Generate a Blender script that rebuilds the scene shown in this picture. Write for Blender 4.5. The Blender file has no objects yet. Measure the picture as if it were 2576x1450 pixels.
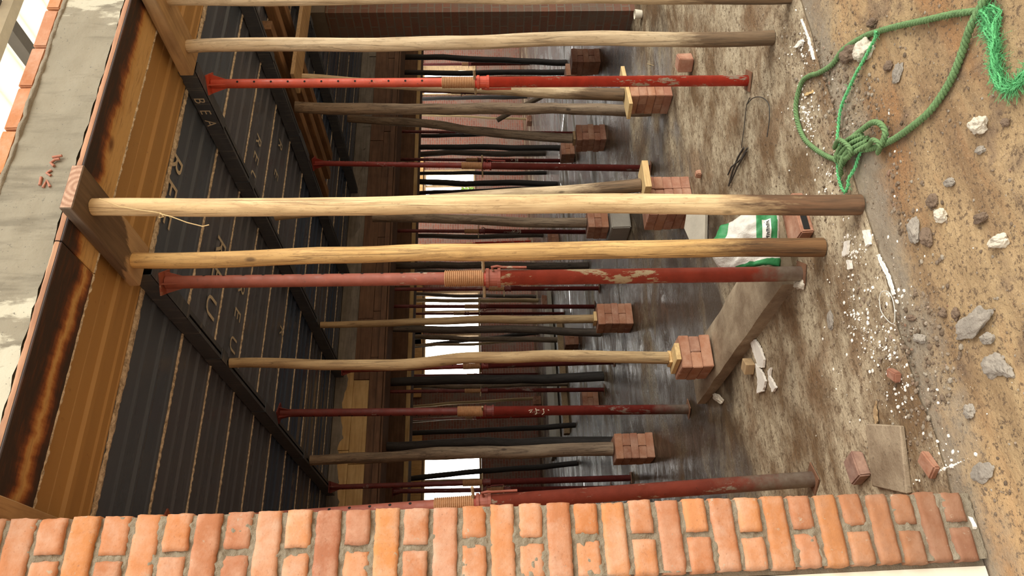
import bpy, bmesh, random
from math import *
from mathutils import Vector, Matrix, noise
random.seed(7)
SC = bpy.context.scene
COL = SC.collection

# ------------------------------------------------------------------ camera model
F_PX, YAW, PITCH, ROLL, EYE = 1900.0, radians(27.9), radians(1.9), 0.0196, 1.52
FW = Vector((sin(YAW)*cos(PITCH), cos(YAW)*cos(PITCH), -sin(PITCH)))
_r0 = Vector((cos(YAW), -sin(YAW), 0)); _u0 = _r0.cross(FW)
RT = _r0*cos(ROLL) - _u0*sin(ROLL)
UP = _u0*cos(ROLL) + _r0*sin(ROLL)
CAM = Vector((0, 0, EYE))

def ray(x, y):
    return FW + RT*((725-y)/F_PX) + UP*((1288-x)/F_PX)
def on_z(x, y, z):
    d = ray(x, y); return CAM + d*((z-EYE)/d.z)
def on_y(x, y, Y):
    d = ray(x, y); return CAM + d*(Y/d.y)
def at_d(x, y, t):
    return CAM + ray(x, y)*t
def depth(p):
    return (p-CAM).dot(FW)
def smooth(a, b, t):
    t = min(1, max(0, (t-a)/(b-a))); return t*t*(3-2*t)
def floor_z(X, Y):
    return 0.17*smooth(4.4, 7.6, Y)
def on_floor(x, y):
    z = 0.0
    for _ in range(12):
        p = on_z(x, y, z); z = floor_z(p.x, p.y)
    return Vector((p.x, p.y, z))

# ------------------------------------------------------------------ mesh helpers
class MB:
    def __init__(s):
        s.v, s.f, s.m, s.sm = [], [], [], []
    def add(s, vs, fs, mi=0, smooth=False):
        b = len(s.v); s.v += [tuple(v) for v in vs]
        for f in fs:
            s.f.append(tuple(b+i for i in f)); s.m.append(mi); s.sm.append(smooth)
    def box(s, lo, hi, mi=0, jit=0.0, M=None):
        x0, y0, z0 = lo; x1, y1, z1 = hi
        vs = [Vector(p) for p in ((x0,y0,z0),(x1,y0,z0),(x1,y1,z0),(x0,y1,z0),(x0,y0,z1),(x1,y0,z1),(x1,y1,z1),(x0,y1,z1))]
        if jit: vs = [v+Vector((random.uniform(-jit,jit),random.uniform(-jit,jit),random.uniform(-jit,jit))) for v in vs]
        if M: vs = [M@v for v in vs]
        s.add(vs, [(3,2,1,0),(4,5,6,7),(0,1,5,4),(1,2,6,5),(2,3,7,6),(3,0,4,7)], mi)
    def tube(s, pts, r, seg=8, mi=0, cap=True, rf=None):
        pts = [Vector(p) for p in pts]; n = len(pts); vs = []
        prev = None
        for i, p in enumerate(pts):
            t = (pts[min(i+1,n-1)]-pts[max(i-1,0)])
            t = t.normalized() if t.length > 1e-9 else Vector((0,0,1))
            if prev is None:
                a = t.orthogonal().normalized()
            else:
                a = prev - t*prev.dot(t)
                a = a.normalized() if a.length > 1e-6 else t.orthogonal().normalized()
            prev = a; b = t.cross(a)
            rr = r(i/(max(1,n-1))) if callable(r) else r
            for k in range(seg):
                th = 2*pi*k/seg
                q = rr*(rf(i/(max(1,n-1)), th) if rf else 1)
                vs.append(p + (a*cos(th)+b*sin(th))*q)
        fs = [(i*seg+k, i*seg+(k+1)%seg, (i+1)*seg+(k+1)%seg, (i+1)*seg+k) for i in range(n-1) for k in range(seg)]
        s.add(vs, fs, mi, True)
        if cap:
            s.add(vs[:seg], [tuple(reversed(range(seg)))], mi); s.add(vs[-seg:], [tuple(range(seg))], mi)
    def lathe(s, prof, seg=20, mi=0, M=None):
        vs = []
        for r, z in prof:
            for k in range(seg):
                th = 2*pi*k/seg; v = Vector((r*cos(th), r*sin(th), z)); vs.append(M@v if M else v)
        n = len(prof)
        fs = [(i*seg+k, i*seg+(k+1)%seg, (i+1)*seg+(k+1)%seg, (i+1)*seg+k) for i in range(n-1) for k in range(seg)]
        s.add(vs, fs, mi, False)
    def prism(s, poly, z0, z1, mi=0, M=None):
        n = len(poly)
        vs = [Vector((p[0],p[1],z0)) for p in poly]+[Vector((p[0],p[1],z1)) for p in poly]
        if M: vs = [M@v for v in vs]
        s.add(vs, [tuple(reversed(range(n))), tuple(range(n,2*n))]+[(i,(i+1)%n,n+(i+1)%n,n+i) for i in range(n)], mi)
    def build(s, name, mats, parent=None, loc=None, bevel=0, segs=1, origin=True):
        """link as one mesh object; top-level objects get their origin at the base centre"""
        off = Vector((0,0,0))
        if parent is None and loc is None and origin and s.v:
            xs=[v[0] for v in s.v]; ys=[v[1] for v in s.v]; zs=[v[2] for v in s.v]
            off = Vector(((min(xs)+max(xs))/2,(min(ys)+max(ys))/2,min(zs)))
        me = bpy.data.meshes.new(name)
        me.from_pydata([tuple(Vector(v)-off) for v in s.v], [], s.f)
        if not isinstance(mats, (list,tuple)): mats = [mats]
        for m in mats: me.materials.append(m)
        for p, mi, sm in zip(me.polygons, s.m, s.sm):
            p.material_index = mi; p.use_smooth = sm
        me.update()
        o = bpy.data.objects.new(name, me); COL.objects.link(o)
        if parent: o.parent = parent
        o.location = loc if loc is not None else off
        if bevel:
            bm = bmesh.new(); bm.from_mesh(me)
            bmesh.ops.bevel(bm, geom=list(bm.edges)+list(bm.verts), offset=bevel, segments=segs, affect='EDGES', clamp_overlap=True)
            bm.to_mesh(me); bm.free()
        return o

USED = {}
def tag(o, label=None, cat=None, group=None, kind=None):
    if label: o['label'] = label; USED[label] = USED.get(label, 0)+1
    if cat: o['category'] = cat
    if group: o['group'] = group
    if kind: o['kind'] = kind
    return o
def empty(name, loc, label, cat, group=None, rot=None):
    o = bpy.data.objects.new(name, None); COL.objects.link(o); o.location = loc
    o.empty_display_size = 0.05
    if rot is not None: o.rotation_mode = 'QUATERNION'; o.rotation_quaternion = rot
    return tag(o, label, cat, group)
def struct(o, label, cat):
    return tag(o, label, cat, None, 'structure')
def nz(p, s, seed=0.0):
    return noise.noise(Vector((p[0]*s+seed, p[1]*s+seed*1.7, p[2]*s-seed)))

# ------------------------------------------------------------------ materials
class N:
    def __init__(s, name):
        s.m = bpy.data.materials.new(name); s.m.use_nodes = True; s.t = s.m.node_tree
        s.b = s.t.nodes['Principled BSDF']; s._tc = None
    def n(s, typ, **kw):
        x = s.t.nodes.new(typ)
        for k, v in kw.items(): setattr(x, k, v)
        return x
    def l(s, a, b): s.t.links.new(a, b)
    def co(s, scale=(1,1,1), out='Object', loc=(0,0,0), rnd=False):
        if s._tc is None: s._tc = s.n('ShaderNodeTexCoord')
        mp = s.n('ShaderNodeMapping'); mp.inputs['Scale'].default_value = scale; mp.inputs['Location'].default_value = loc
        s.l(s._tc.outputs[out], mp.inputs['Vector'])
        if rnd:
            oi = s.n('ShaderNodeObjectInfo'); ad = s.n('ShaderNodeVectorMath', operation='MULTIPLY_ADD')
            cx = s.n('ShaderNodeCombineXYZ')
            for i in range(3): s.l(oi.outputs['Random'], cx.inputs[i])
            s.l(cx.outputs[0], ad.inputs[0]); ad.inputs[1].default_value = (37.3, 19.1, 53.7); s.l(mp.outputs[0], ad.inputs[2])
            return ad.outputs[0]
        return mp.outputs[0]
    def noise(s, vec, scale=5, detail=4, rough=.6, dist=0):
        x = s.n('ShaderNodeTexNoise'); s.l(vec, x.inputs['Vector'])
        x.inputs['Scale'].default_value = scale; x.inputs['Detail'].default_value = detail
        x.inputs['Roughness'].default_value = rough; x.inputs['Distortion'].default_value = dist
        return x.outputs['Fac']
    def ramp(s, fac, stops, interp='LINEAR'):
        x = s.n('ShaderNodeValToRGB'); x.color_ramp.interpolation = interp
        while len(x.color_ramp.elements) < len(stops): x.color_ramp.elements.new(.5)
        for e, (p, c) in zip(x.color_ramp.elements, stops):
            e.position = p; e.color = (c, c, c, 1) if isinstance(c, (int, float)) else (*c, 1)
        s.l(fac, x.inputs['Fac']); return x.outputs['Color']
    def mix(s, fac, a, b, mode='MIX'):
        x = s.n('ShaderNodeMix', data_type='RGBA', blend_type=mode)
        for sock, v in ((x.inputs['Factor'], fac), (x.inputs['A'], a), (x.inputs['B'], b)):
            if hasattr(v, 'links') or isinstance(v, bpy.types.NodeSocket): s.l(v, sock)
            elif isinstance(v, (int, float)): sock.default_value = v if sock.type == 'VALUE' else (v, v, v, 1)
            else: sock.default_value = (*v, 1)
        return x.outputs['Result']
    def math(s, op, a, b=0.0, clamp=False):
        x = s.n('ShaderNodeMath', operation=op); x.use_clamp = clamp
        for i, v in enumerate((a, b)):
            if isinstance(v, bpy.types.NodeSocket): s.l(v, x.inputs[i])
            else: x.inputs[i].default_value = v
        return x.outputs[0]
    def sep(s, out='Object'):
        if s._tc is None: s._tc = s.n('ShaderNodeTexCoord')
        x = s.n('ShaderNodeSeparateXYZ'); s.l(s._tc.outputs[out], x.inputs[0]); return x.outputs
    def wpos(s):
        g = s.n('ShaderNodeNewGeometry'); return g.outputs['Position']
    def wsep(s):
        x = s.n('ShaderNodeSeparateXYZ'); s.l(s.wpos(), x.inputs[0]); return x.outputs
    def island(s):
        g = s.n('ShaderNodeNewGeometry'); return g.outputs['Random Per Island']
    def objrnd(s):
        return s.n('ShaderNodeObjectInfo').outputs['Random']
    def fin(s, color, rough=.8, bump=None, bs=.3, bd=.01, metal=0, spec=None):
        if isinstance(color, bpy.types.NodeSocket): s.l(color, s.b.inputs['Base Color'])
        else: s.b.inputs['Base Color'].default_value = (*color, 1)
        if isinstance(rough, bpy.types.NodeSocket): s.l(rough, s.b.inputs['Roughness'])
        else: s.b.inputs['Roughness'].default_value = rough
        s.b.inputs['Metallic'].default_value = metal
        if spec is not None: s.b.inputs['Specular IOR Level'].default_value = spec
        if bump is not None:
            x = s.n('ShaderNodeBump'); x.inputs['Strength'].default_value = bs; x.inputs['Distance'].default_value = bd
            s.l(bump, x.inputs['Height']); s.l(x.outputs[0], s.b.inputs['Normal'])
        return s.m

def m_plain(name, c, rough=.8, var=.25, scale=12, bs=.3, metal=0):
    k = N(name); v = k.co(rnd=True); f = k.noise(v, scale, 5)
    col = k.mix(f, tuple(x*(1-var) for x in c), tuple(min(1,x*(1+var)) for x in c))
    return k.fin(col, rough, k.noise(v, scale*4, 4), bs, .006, metal)

def m_brick(name, cols, dust=.35, per='island', grime=False):
    k = N(name); v = k.co(rnd=True)
    r = k.island() if per == 'island' else k.objrnd()
    col = k.ramp(r, [(i/(len(cols)-1), c) for i, c in enumerate(cols)])
    n1 = k.noise(v, 9, 5, .65)
    col = k.mix(k.ramp(n1, [(.42, 0), (.7, 1)]), col, k.mix(.55, col, (.60,.38,.26)))
    col = k.mix(k.math('MULTIPLY', k.ramp(k.noise(v, 5, 6, .7), [(.5, 0), (.72, 1)]), dust), col, (.60,.47,.37))
    col = k.mix(k.ramp(k.noise(v, 120, 3, .7), [(.60, 0), (.75, .6)]), col, (.22,.08,.04))
    if grime:
        z = k.math('ADD', k.wsep()[2], k.math('MULTIPLY', k.noise(v, 8, 5, .7), .5))
        col = k.mix(k.math('MULTIPLY', k.ramp(z, [(.42, 1), (.85, 0)]), .75), col, k.mix(k.noise(v, 20, 5), (.14,.055,.03), (.30,.16,.09)))
        col = k.mix(k.ramp(k.noise(v, 30, 6, .75), [(.62,0),(.68,.8)]), col, (.43,.35,.25))
    return k.fin(col, .9, k.noise(v, 70, 5, .7), .35, .006)

def m_wood(name, pale, mid, dark, grain=1.0, stain=None, streak=.55, rough=.75, knots=True):
    """grain along local Z"""
    k = N(name); v = k.co((1,1,.06), rnd=True); v2 = k.co((1,1,.3), rnd=True)
    g = k.noise(v, 55*grain, 5, .65, .4); big = k.noise(v2, 7, 4, .6)
    col = k.mix(k.ramp(big, [(.35, 0), (.65, 1)]), mid, pale)
    col = k.mix(k.math('MULTIPLY', k.ramp(g, [(.45, 0), (.72, 1)]), streak), col, dark)
    cr = k.noise(k.co((1,1,.02), rnd=True), 24, 2, .5)
    crk = k.ramp(cr, [(.485, 0), (.5, 1), (.515, 0)])
    col = k.mix(k.math('MULTIPLY', crk, .55), col, tuple(c*.35 for c in dark))
    pat = k.noise(k.co((1,1,.16), rnd=True), 17, 8, .78, .6)
    col = k.mix(k.math('MULTIPLY', k.ramp(pat, [(.52,0),(.60,1)]), streak*.95), col, k.mix(.35, dark, mid))
    pat2 = k.noise(k.co((1,1,.3), rnd=True), 75, 4, .75)
    col = k.mix(k.math('MULTIPLY', k.ramp(pat2, [(.58,0),(.66,1)]), streak*.7), col, tuple(c*.7 for c in dark))
    vo = k.n('ShaderNodeTexVoronoi'); k.l(k.co((1,1,.45), rnd=True), vo.inputs['Vector']); vo.inputs['Scale'].default_value = 7
    col = k.mix(k.math('MULTIPLY', k.ramp(vo.outputs['Distance'], [(.05,1),(.10,0)]), .75), col, tuple(c*.4 for c in dark))
    if stain:
        z = k.sep()[2]; zz = k.math('ADD', z, k.math('MULTIPLY', k.noise(k.co((1,1,.18), rnd=True), 9, 6, .75), .9))
        fz = k.ramp(zz, [(.80, 1), (1.0, 0)])
        col = k.mix(k.math('MULTIPLY', fz, .92), col, k.mix(k.ramp(g, [(.4,0),(.65,1)]), stain, tuple(c*.3 for c in stain)))
    bh = k.math('ADD', k.math('MULTIPLY', crk, -.6), g)
    return k.fin(col, rough, bh, .45, .006)

def m_paint(name, base, chip, amt=.5, rough=.5, cem=(.55,.5,.42), zlo=None):
    k = N(name); v = k.co(rnd=True)
    col = k.mix(k.ramp(k.noise(v, 14, 4), [(.35,0),(.7,1)]), base, tuple(c*.72 for c in base))
    col = k.mix(k.ramp(k.noise(k.co((1,1,.35), rnd=True), 11, 7, .72), [(.62-amt*.14, 0), (.655-amt*.14, 1)]), col, cem)
    col = k.mix(k.ramp(k.noise(v, 45, 5, .7), [(.62, 0), (.72, 1)]), col, chip)
    if zlo:
        z = k.sep()[2]; zz = k.math('ADD', z, k.math('MULTIPLY', k.noise(v, 9, 5, .7), zlo))
        col = k.mix(k.ramp(zz, [(zlo*.75, 1), (zlo*1.15, 0)]), col, k.mix(k.noise(v, 30, 4), (.16,.08,.05), (.42,.37,.3)))
    return k.fin(col, k.ramp(k.noise(v, 20, 3), [(.3, rough-.1), (.7, rough+.25)]), k.noise(v, 60, 5, .7), .3, .003)

BRK = [(.48,.185,.065), (.42,.165,.07), (.53,.225,.09), (.34,.13,.065), (.52,.215,.07), (.46,.205,.11)]
M = {}
M['brick'] = m_brick('orange_clay_brick', BRK)
M['brick_wall'] = m_brick('wall_clay_brick', BRK, .45, 'island', True)
M['brick_obj'] = m_brick('stacked_clay_brick', [(.36,.155,.085), (.28,.115,.065), (.42,.19,.10), (.32,.13,.075), (.38,.175,.11)], .25, 'obj')
M['brick_old'] = m_brick('old_brown_brick', [(.20,.10,.07), (.26,.12,.08), (.17,.10,.08)], .3)
k = N('mortar'); v = k.co()
M['mortar'] = k.fin(k.mix(k.noise(v, 14, 5), (.22,.175,.115), (.46,.39,.28)), .95, k.noise(v, 38, 6, .75), 1.0, .02)
M['wood_pale'] = m_wood('stripped_pale_log', (.80,.60,.33), (.62,.43,.21), (.26,.14,.06), stain=(.13,.052,.022))
M['wood_gold'] = m_wood('golden_stripped_log', (.76,.50,.20), (.56,.34,.12), (.20,.10,.04), stain=(.15,.062,.02))
M['wood_bleach'] = m_wood('sun_bleached_log', (.74,.60,.39), (.54,.40,.23), (.22,.15,.08), stain=(.17,.10,.05))
M['wood_tan'] = m_wood('tan_young_log', (.52,.38,.20), (.40,.27,.13), (.16,.09,.045), streak=.4)
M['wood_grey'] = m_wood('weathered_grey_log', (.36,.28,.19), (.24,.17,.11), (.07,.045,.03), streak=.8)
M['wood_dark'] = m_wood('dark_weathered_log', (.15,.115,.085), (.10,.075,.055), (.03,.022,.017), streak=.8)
M['wood_backlit'] = m_wood('old_backlit_log', (.05,.042,.036), (.035,.03,.026), (.012,.01,.009), streak=.8)  # old dark wood, with the backlit shade put into its colour
def m_timber(name, pale, mid, dark, axis='y'):
    sc = {'x': (.06,1,1), 'y': (1,.06,1), 'z': (1,1,.06)}[axis]
    k = N(name); v = k.co(sc, rnd=True); g = k.noise(v, 40, 5, .65, .5)
    col = k.mix(k.ramp(k.noise(k.co(rnd=True), 5, 4), [(.35,0),(.65,1)]), mid, pale)
    col = k.mix(k.math('MULTIPLY', k.ramp(g, [(.45,0),(.7,1)]), .6), col, dark)
    return k.fin(col, .8, g, .35, .004)
M['tim_pale'] = m_timber('new_pine_x', (.74,.54,.26), (.62,.42,.18), (.36,.2,.08), 'x')
M['tim_orange_lit'] = m_timber('orange_lit_pale_boards', (.74,.46,.19), (.60,.34,.12), (.32,.17,.06), 'z')  # orange light on the pale lintel boards is put into their colour
M['tim_pale_y'] = m_timber('new_pine_y', (.74,.54,.26), (.62,.42,.18), (.36,.2,.08), 'y')
M['tim_tan'] = m_timber('tan_timber', (.52,.36,.19), (.40,.27,.14), (.2,.12,.06))
M['tim_brown'] = m_timber('brown_shutter_ply', (.22,.12,.07), (.16,.085,.05), (.06,.035,.022), 'x')
M['tim_brown_y'] = m_timber('brown_joist', (.30,.17,.08), (.20,.11,.055), (.07,.04,.02), 'y')
M['splinter'] = m_timber('splintered_pine', (.50,.27,.15), (.36,.17,.09), (.14,.07,.04), 'x')
M['tim_grey'] = m_timber('cement_grey_board', (.30,.28,.24), (.2,.18,.155), (.09,.075,.06), 'x')
k = N('half_weathered_plank'); v = k.co((1,.08,1)); g = k.noise(v, 40, 5, .65, .5)
ys = k.sep()
msk = k.math('ADD', k.math('ADD', k.math('MULTIPLY', ys[1], 1.1), k.math('MULTIPLY', ys[0], 1.2)), k.math('MULTIPLY', k.noise(k.co((1,.3,1)), 9, 5), .5))
col = k.mix(k.ramp(msk, [(.36, 0), (.40, 1)]), k.mix(g, (.05,.035,.025), (.23,.16,.105)), k.mix(g, (.30,.20,.11), (.62,.46,.28)))
M['plank_half'] = k.fin(col, .85, g, .5, .006)
k = N('end_grain'); v = k.co()
w = k.n('ShaderNodeTexWave', wave_type='RINGS', rings_direction='Y'); w.inputs['Scale'].default_value = 14; w.inputs['Distortion'].default_value = 3; k.l(v, w.inputs['Vector'])
M['end_grain'] = k.fin(k.mix(k.math('MULTIPLY', w.outputs['Fac'], k.noise(v, 20, 5, .7)), (.34,.19,.12), (.66,.45,.32)), .9, k.noise(v, 60, 4), .6, .006)
def m_scorch(name, c0, slope, width, inner):
    k = N(name); v = k.co((.12,1,1)); g = k.noise(v, 45, 6, .7, .6); s = k.sep()
    y01 = k.math('MULTIPLY', k.math('ADD', s[1], .135), 3.7)     # 0 at the outer edge, 1 at the inner
    wav = k.math('SUBTRACT', k.noise(k.co((1,.3,1)), 3.2, 6, .66), .5)
    cen_ = k.math('ADD', k.math('ADD', c0, k.math('MULTIPLY', s[0], slope)), k.math('MULTIPLY', wav, .8))
    low = k.math('SUBTRACT', y01, k.math('SUBTRACT', cen_, width)); hi = k.math('SUBTRACT', k.math('ADD', k.math('ADD', cen_, width), inner), y01)
    m = k.math('ADD', k.math('MULTIPLY', k.math('MINIMUM', low, hi), 2.2), k.math('ADD', .35, k.math('MULTIPLY', k.math('SUBTRACT', g, .5), .55)))
    col = k.ramp(m, [(.02,(.040,.026,.022)), (.22,(.075,.032,.020)), (.38,(.22,.075,.028)), (.50,(.42,.18,.055)), (.62,(.60,.37,.14)), (.95,(.66,.45,.20))])
    vo = k.n('ShaderNodeTexVoronoi'); k.l(k.co((.5,1,1)), vo.inputs['Vector']); vo.inputs['Scale'].default_value = 6
    col = k.mix(k.math('MULTIPLY', k.ramp(vo.outputs['Distance'], [(.05,1),(.16,0)]), .8), col, (.10,.03,.015))
    col = k.mix(k.math('MULTIPLY', k.ramp(g, [(.5,0),(.68,1)]), .5), col, (.15,.05,.02))
    return k.fin(col, .75, g, .4, .004)
M['scorch_near'] = m_scorch('scorched_board_near_wall', .62, .16, .13, .04)
M['scorch_far'] = m_scorch('scorched_board_yellow', .70, .03, .30, .6)
k = N('ochre_painted_steel'); v = k.co((.2,1,1))
col = k.mix(k.noise(v, 8, 5), (.40,.24,.09), (.52,.325,.125))
col = k.mix(k.ramp(k.noise(k.co(), 26, 6, .7), [(.64,0),(.72,.8)]), col, (.25,.13,.05))
M['ochre'] = k.fin(col, .5, k.noise(v, 20, 4), .15, .003)
k = N('dark_decking_steel'); v = k.co((.12,1,1), rnd=True)
r = k.island()
base = k.ramp(k.objrnd(), [(0,(.082,.112,.170)), (.3,(.040,.072,.150)), (.5,(.100,.113,.155)), (.72,(.034,.064,.142)), (.9,(.102,.113,.150))], 'CONSTANT')
col = k.mix(k.noise(v, 14, 5), base, k.mix(.5, base, (.13,.165,.22)))
col = k.mix(k.ramp(k.noise(k.co((.08,1,1), rnd=True), 60, 5, .7), [(.62,0),(.75,.5)]), col, (.13,.115,.1))
M['deck'] = k.fin(col, k.ramp(k.noise(v, 6, 4), [(.35,.18),(.65,.45)]), k.noise(v, 20, 4), .1, .003, spec=.5)
k = N('black_joist_steel'); v = k.co((1,.3,1), rnd=True)
col = k.mix(k.noise(v, 14, 5), (.035,.046,.068), (.10,.12,.15))
st = k.noise(k.co((.25,5,.25), rnd=True), 16, 4, .7)
col = k.mix(k.ramp(st, [(.56,0),(.66,.6)]), col, (.22,.22,.21))
M['joist'] = k.fin(col, .5, st, .2, .003)
k = N('cement_slurry'); v = k.co()
M['slurry'] = k.fin(k.mix(k.ramp(k.noise(v, 45, 5, .7), [(.3,0),(.6,1)]), (.24,.18,.115), (.82,.74,.60)), .9, k.noise(v, 60, 5), .8, .01)
M['white_paint'] = m_plain('white_stencil_paint', (.62,.58,.47), .7, .25, 30)
k = N('board_marked_concrete'); v = k.co(); vs = k.co((.35,1,1)); vv = k.co((1.6,1,.25))
col = k.mix(k.noise(v, 3, 6, .65), (.185,.165,.118), (.34,.305,.225))
col = k.mix(k.ramp(k.noise(vv, 9, 5, .65), [(.5,0),(.66,.6)]), col, (.125,.108,.075))
sp = k.sep()
wx = k.wsep()[0]
far_r = k.ramp(wx, [(.0,0),(1,0)]) if False else k.math('MULTIPLY', k.math('MAXIMUM', k.math('SUBTRACT', 1.45, wx), k.math('SUBTRACT', wx, 2.56)), .6)
wmask = k.math('ADD', k.noise(k.co((1.5,1,.5)), 5, 6, .65), far_r)
col = k.mix(k.ramp(wmask, [(.60,0),(.66,1)]), col, (.50,.47,.36))
col = k.mix(k.ramp(k.noise(v, 70, 3, .7), [(.64,0),(.7,.8)]), col, (.12,.11,.09))
M['concrete'] = k.fin(col, .9, k.noise(v, 24, 6, .7), .35, .008)
M['concrete_plain'] = m_plain('grey_cast_concrete', (.34,.31,.26), .9, .3, 6)
M['concrete_dark'] = m_plain('dingy_concrete', (.15,.125,.095), .9, .3, 6)
M['concrete_pale'] = m_plain('pale_broken_concrete', (.55,.50,.40), .9, .25, 9)
M['plaster'] = m_plain('cream_plaster', (.78,.72,.58), .85, .1, 5)
M['red_mark'] = m_plain('faded_red_marking', (.40,.17,.11), .9, .3, 60)
# --- outdoor ground
k = N('muddy_ground'); v = k.wpos(); 
def sc_vec(k, vec, s):
    mp = k.n('ShaderNodeMapping'); mp.inputs['Scale'].default_value = s; k.l(vec, mp.inputs['Vector']); return mp.outputs[0]
vx = sc_vec(k, v, (.35,1.3,1))
col = k.mix(k.ramp(k.noise(vx, 2.6, 6, .6, .3), [(.36,0),(.60,1)]), (.30,.185,.09), (.56,.39,.20))
col = k.mix(k.ramp(k.noise(vx, 1.5, 5, .6, .5), [(.48,0),(.66,.8)]), col, (.44,.19,.06))
col = k.mix(k.ramp(k.noise(v, 3.2, 5, .65), [(.56,0),(.66,.7)]), col, (.20,.13,.08))
col = k.mix(k.ramp(k.noise(v, 55, 5, .75), [(.53,0),(.61,.85)]), col, (.13,.08,.045))
col = k.mix(k.ramp(k.noise(v, 130, 3, .7), [(.62,0),(.72,.7)]), col, (.66,.52,.34))
w_ = k.wsep(); edge = k.math('ADD', w_[1], k.math('MULTIPLY', k.noise(v, 4, 5, .65), .5))
col = k.mix(k.ramp(edge, [(.0,0),(.9,0),(1,1)]) if False else k.math('MULTIPLY', k.ramp(k.math('SUBTRACT', edge, 1.75), [(.76,0),(.93,1)]), .8), col, k.mix(k.noise(v, 12, 5, .7), (.19,.145,.095), (.42,.37,.29)))
M['ground'] = k.fin(col, k.ramp(k.noise(v, 7, 4), [(.3,.62),(.6,.9)]), k.math('ADD', k.noise(v, 45, 6, .75), k.math('MULTIPLY', k.noise(v, 9, 5), 1.4)), .7, .018)
# --- indoor floor : drying concrete with puddles
k = N('wet_concrete_floor'); v = k.wpos(); w_ = k.wsep()
vx = sc_vec(k, v, (.55,1.15,1))
dryness = k.noise(vx, 1.25, 6, .62, .4)
far = k.ramp(k.math('MULTIPLY', k.math('ADD', w_[1], k.math('MULTIPLY', w_[0], -.12)), .1), [(.30,0),(.47,1)])
wet = k.math('ADD', k.math('MULTIPLY', far, .30), k.math('SUBTRACT', .78, dryness))
wm = k.ramp(wet, [(.42,0),(.60,1)])
dry = k.mix(k.ramp(k.noise(sc_vec(k, v, (.8,1.2,1)), 2.4, 8, .70, .2), [(.40,0),(.58,1)]), (.20,.125,.063), (.56,.46,.31))
dry = k.mix(k.ramp(k.noise(v, 2.2, 5, .6), [(.52,0),(.62,.65)]), dry, (.22,.125,.06))
dry = k.mix(k.ramp(k.noise(v, 60, 4, .7), [(.56,0),(.66,.8)]), dry, (.12,.08,.05))
dry = k.mix(k.ramp(k.noise(v, 22, 6, .75), [(.52,0),(.60,.75)]), dry, (.15,.095,.052))
wetc = k.mix(k.noise(v, 5, 5), (.045,.030,.019), (.10,.07,.043))
col = k.mix(wm, dry, wetc)
pud = k.noise(sc_vec(k, v, (.6,1.6,1)), 3.4, 6, .72)
rough = k.mix(wm, .8, k.ramp(pud, [(.40,.05),(.60,.20)]))
bh = k.math('ADD', k.math('MULTIPLY', k.noise(v, 30, 6, .75), k.ramp(pud, [(.40,.35),(.56,1.0)])), k.math('MULTIPLY', k.noise(v, 4, 4), .6))
spk = k.noise(sc_vec(k, v, (.7,1.3,1)), 75, 3, .7)
bh = k.math('ADD', bh, k.math('MULTIPLY', spk, k.math('MULTIPLY', wm, .8)))
M['floor'] = k.fin(col, rough, bh, .65, .02, spec=.3)
M['mud_plinth'] = None
k = N('muddy_plinth_concrete'); v = k.wpos()
col = k.mix(k.ramp(k.noise(v, 5, 6, .65), [(.35,0),(.65,1)]), (.22,.155,.095), (.42,.33,.22))
col = k.mix(k.ramp(k.noise(v, 60, 4, .7), [(.6,0),(.7,.7)]), col, (.11,.08,.05))
M['mud_plinth'] = k.fin(col, .8, k.noise(v, 30, 6, .7), .5, .012)
M['stone'] = m_plain('grey_stone', (.30,.26,.21), .95, .35, 16, .8)
M['stone_dark'] = m_plain('brown_mud_lump', (.17,.115,.075), .95, .35, 16, .8)
M['stone_pale'] = m_plain('whitish_stone', (.62,.55,.43), .95, .25, 14, .8)
M['gravel'] = None
k = N('mixed_gravel'); v = k.co()
M['gravel'] = k.fin(k.ramp(k.island(), [(0,(.11,.075,.045)),(.4,(.18,.125,.08)),(.7,(.24,.185,.13)),(.9,(.34,.29,.22)),(1,(.22,.12,.07))]), .9, k.noise(v, 80, 4), .5, .004)
M['foam'] = m_plain('white_foam', (.86,.80,.70), .85, .08, 30)
M['rope'] = m_plain('faded_green_rope', (.15,.26,.10), .85, .4, 40, .8)
M['rope_b'] = m_plain('bright_green_rope', (.15,.56,.21), .8, .35, 60, .8)
M['straw'] = m_plain('dry_straw', (.58,.42,.2), .8, .2, 20)
M['wire'] = m_plain('thin_dark_wire', (.06,.05,.04), .5, .3, 20)
M['wire_pale'] = m_plain('pale_plastic_wire', (.62,.60,.54), .5, .15, 20)
M['rust'] = m_plain('rusty_steel', (.20,.095,.05), .7, .4, 20, .5)
M['thread'] = m_plain('rusty_thread', (.42,.22,.10), .6, .35, 40, .4)
M['pin'] = m_plain('cement_crusted_bar', (.42,.32,.19), .8, .35, 50, .6)
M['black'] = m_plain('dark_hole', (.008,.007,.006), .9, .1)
M['prop_red'] = m_paint('bright_red_prop_paint', (.62,.055,.03), (.15,.05,.03), .42, .38, (.55,.46,.36))
M['prop_red2'] = m_paint('chipped_red_prop_paint', (.40,.06,.035), (.12,.05,.03), .35, .45, (.60,.50,.33), .35)
M['prop_in'] = m_paint('red_oxide_inner_tube', (.33,.095,.06), (.14,.06,.04), .1, .55, (.42,.33,.24))
M['prop_in_b'] = m_paint('orange_red_inner_tube', (.60,.085,.04), (.2,.05,.03), .05, .42, (.42,.3,.2))
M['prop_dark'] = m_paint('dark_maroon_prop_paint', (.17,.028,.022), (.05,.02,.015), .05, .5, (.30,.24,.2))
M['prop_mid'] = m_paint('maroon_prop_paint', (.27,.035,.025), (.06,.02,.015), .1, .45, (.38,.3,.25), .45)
M['prop_low'] = m_paint('red_oxide_prop_paint', (.34,.07,.045), (.12,.04,.03), .2, .5, (.50,.45,.37), .8)
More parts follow.
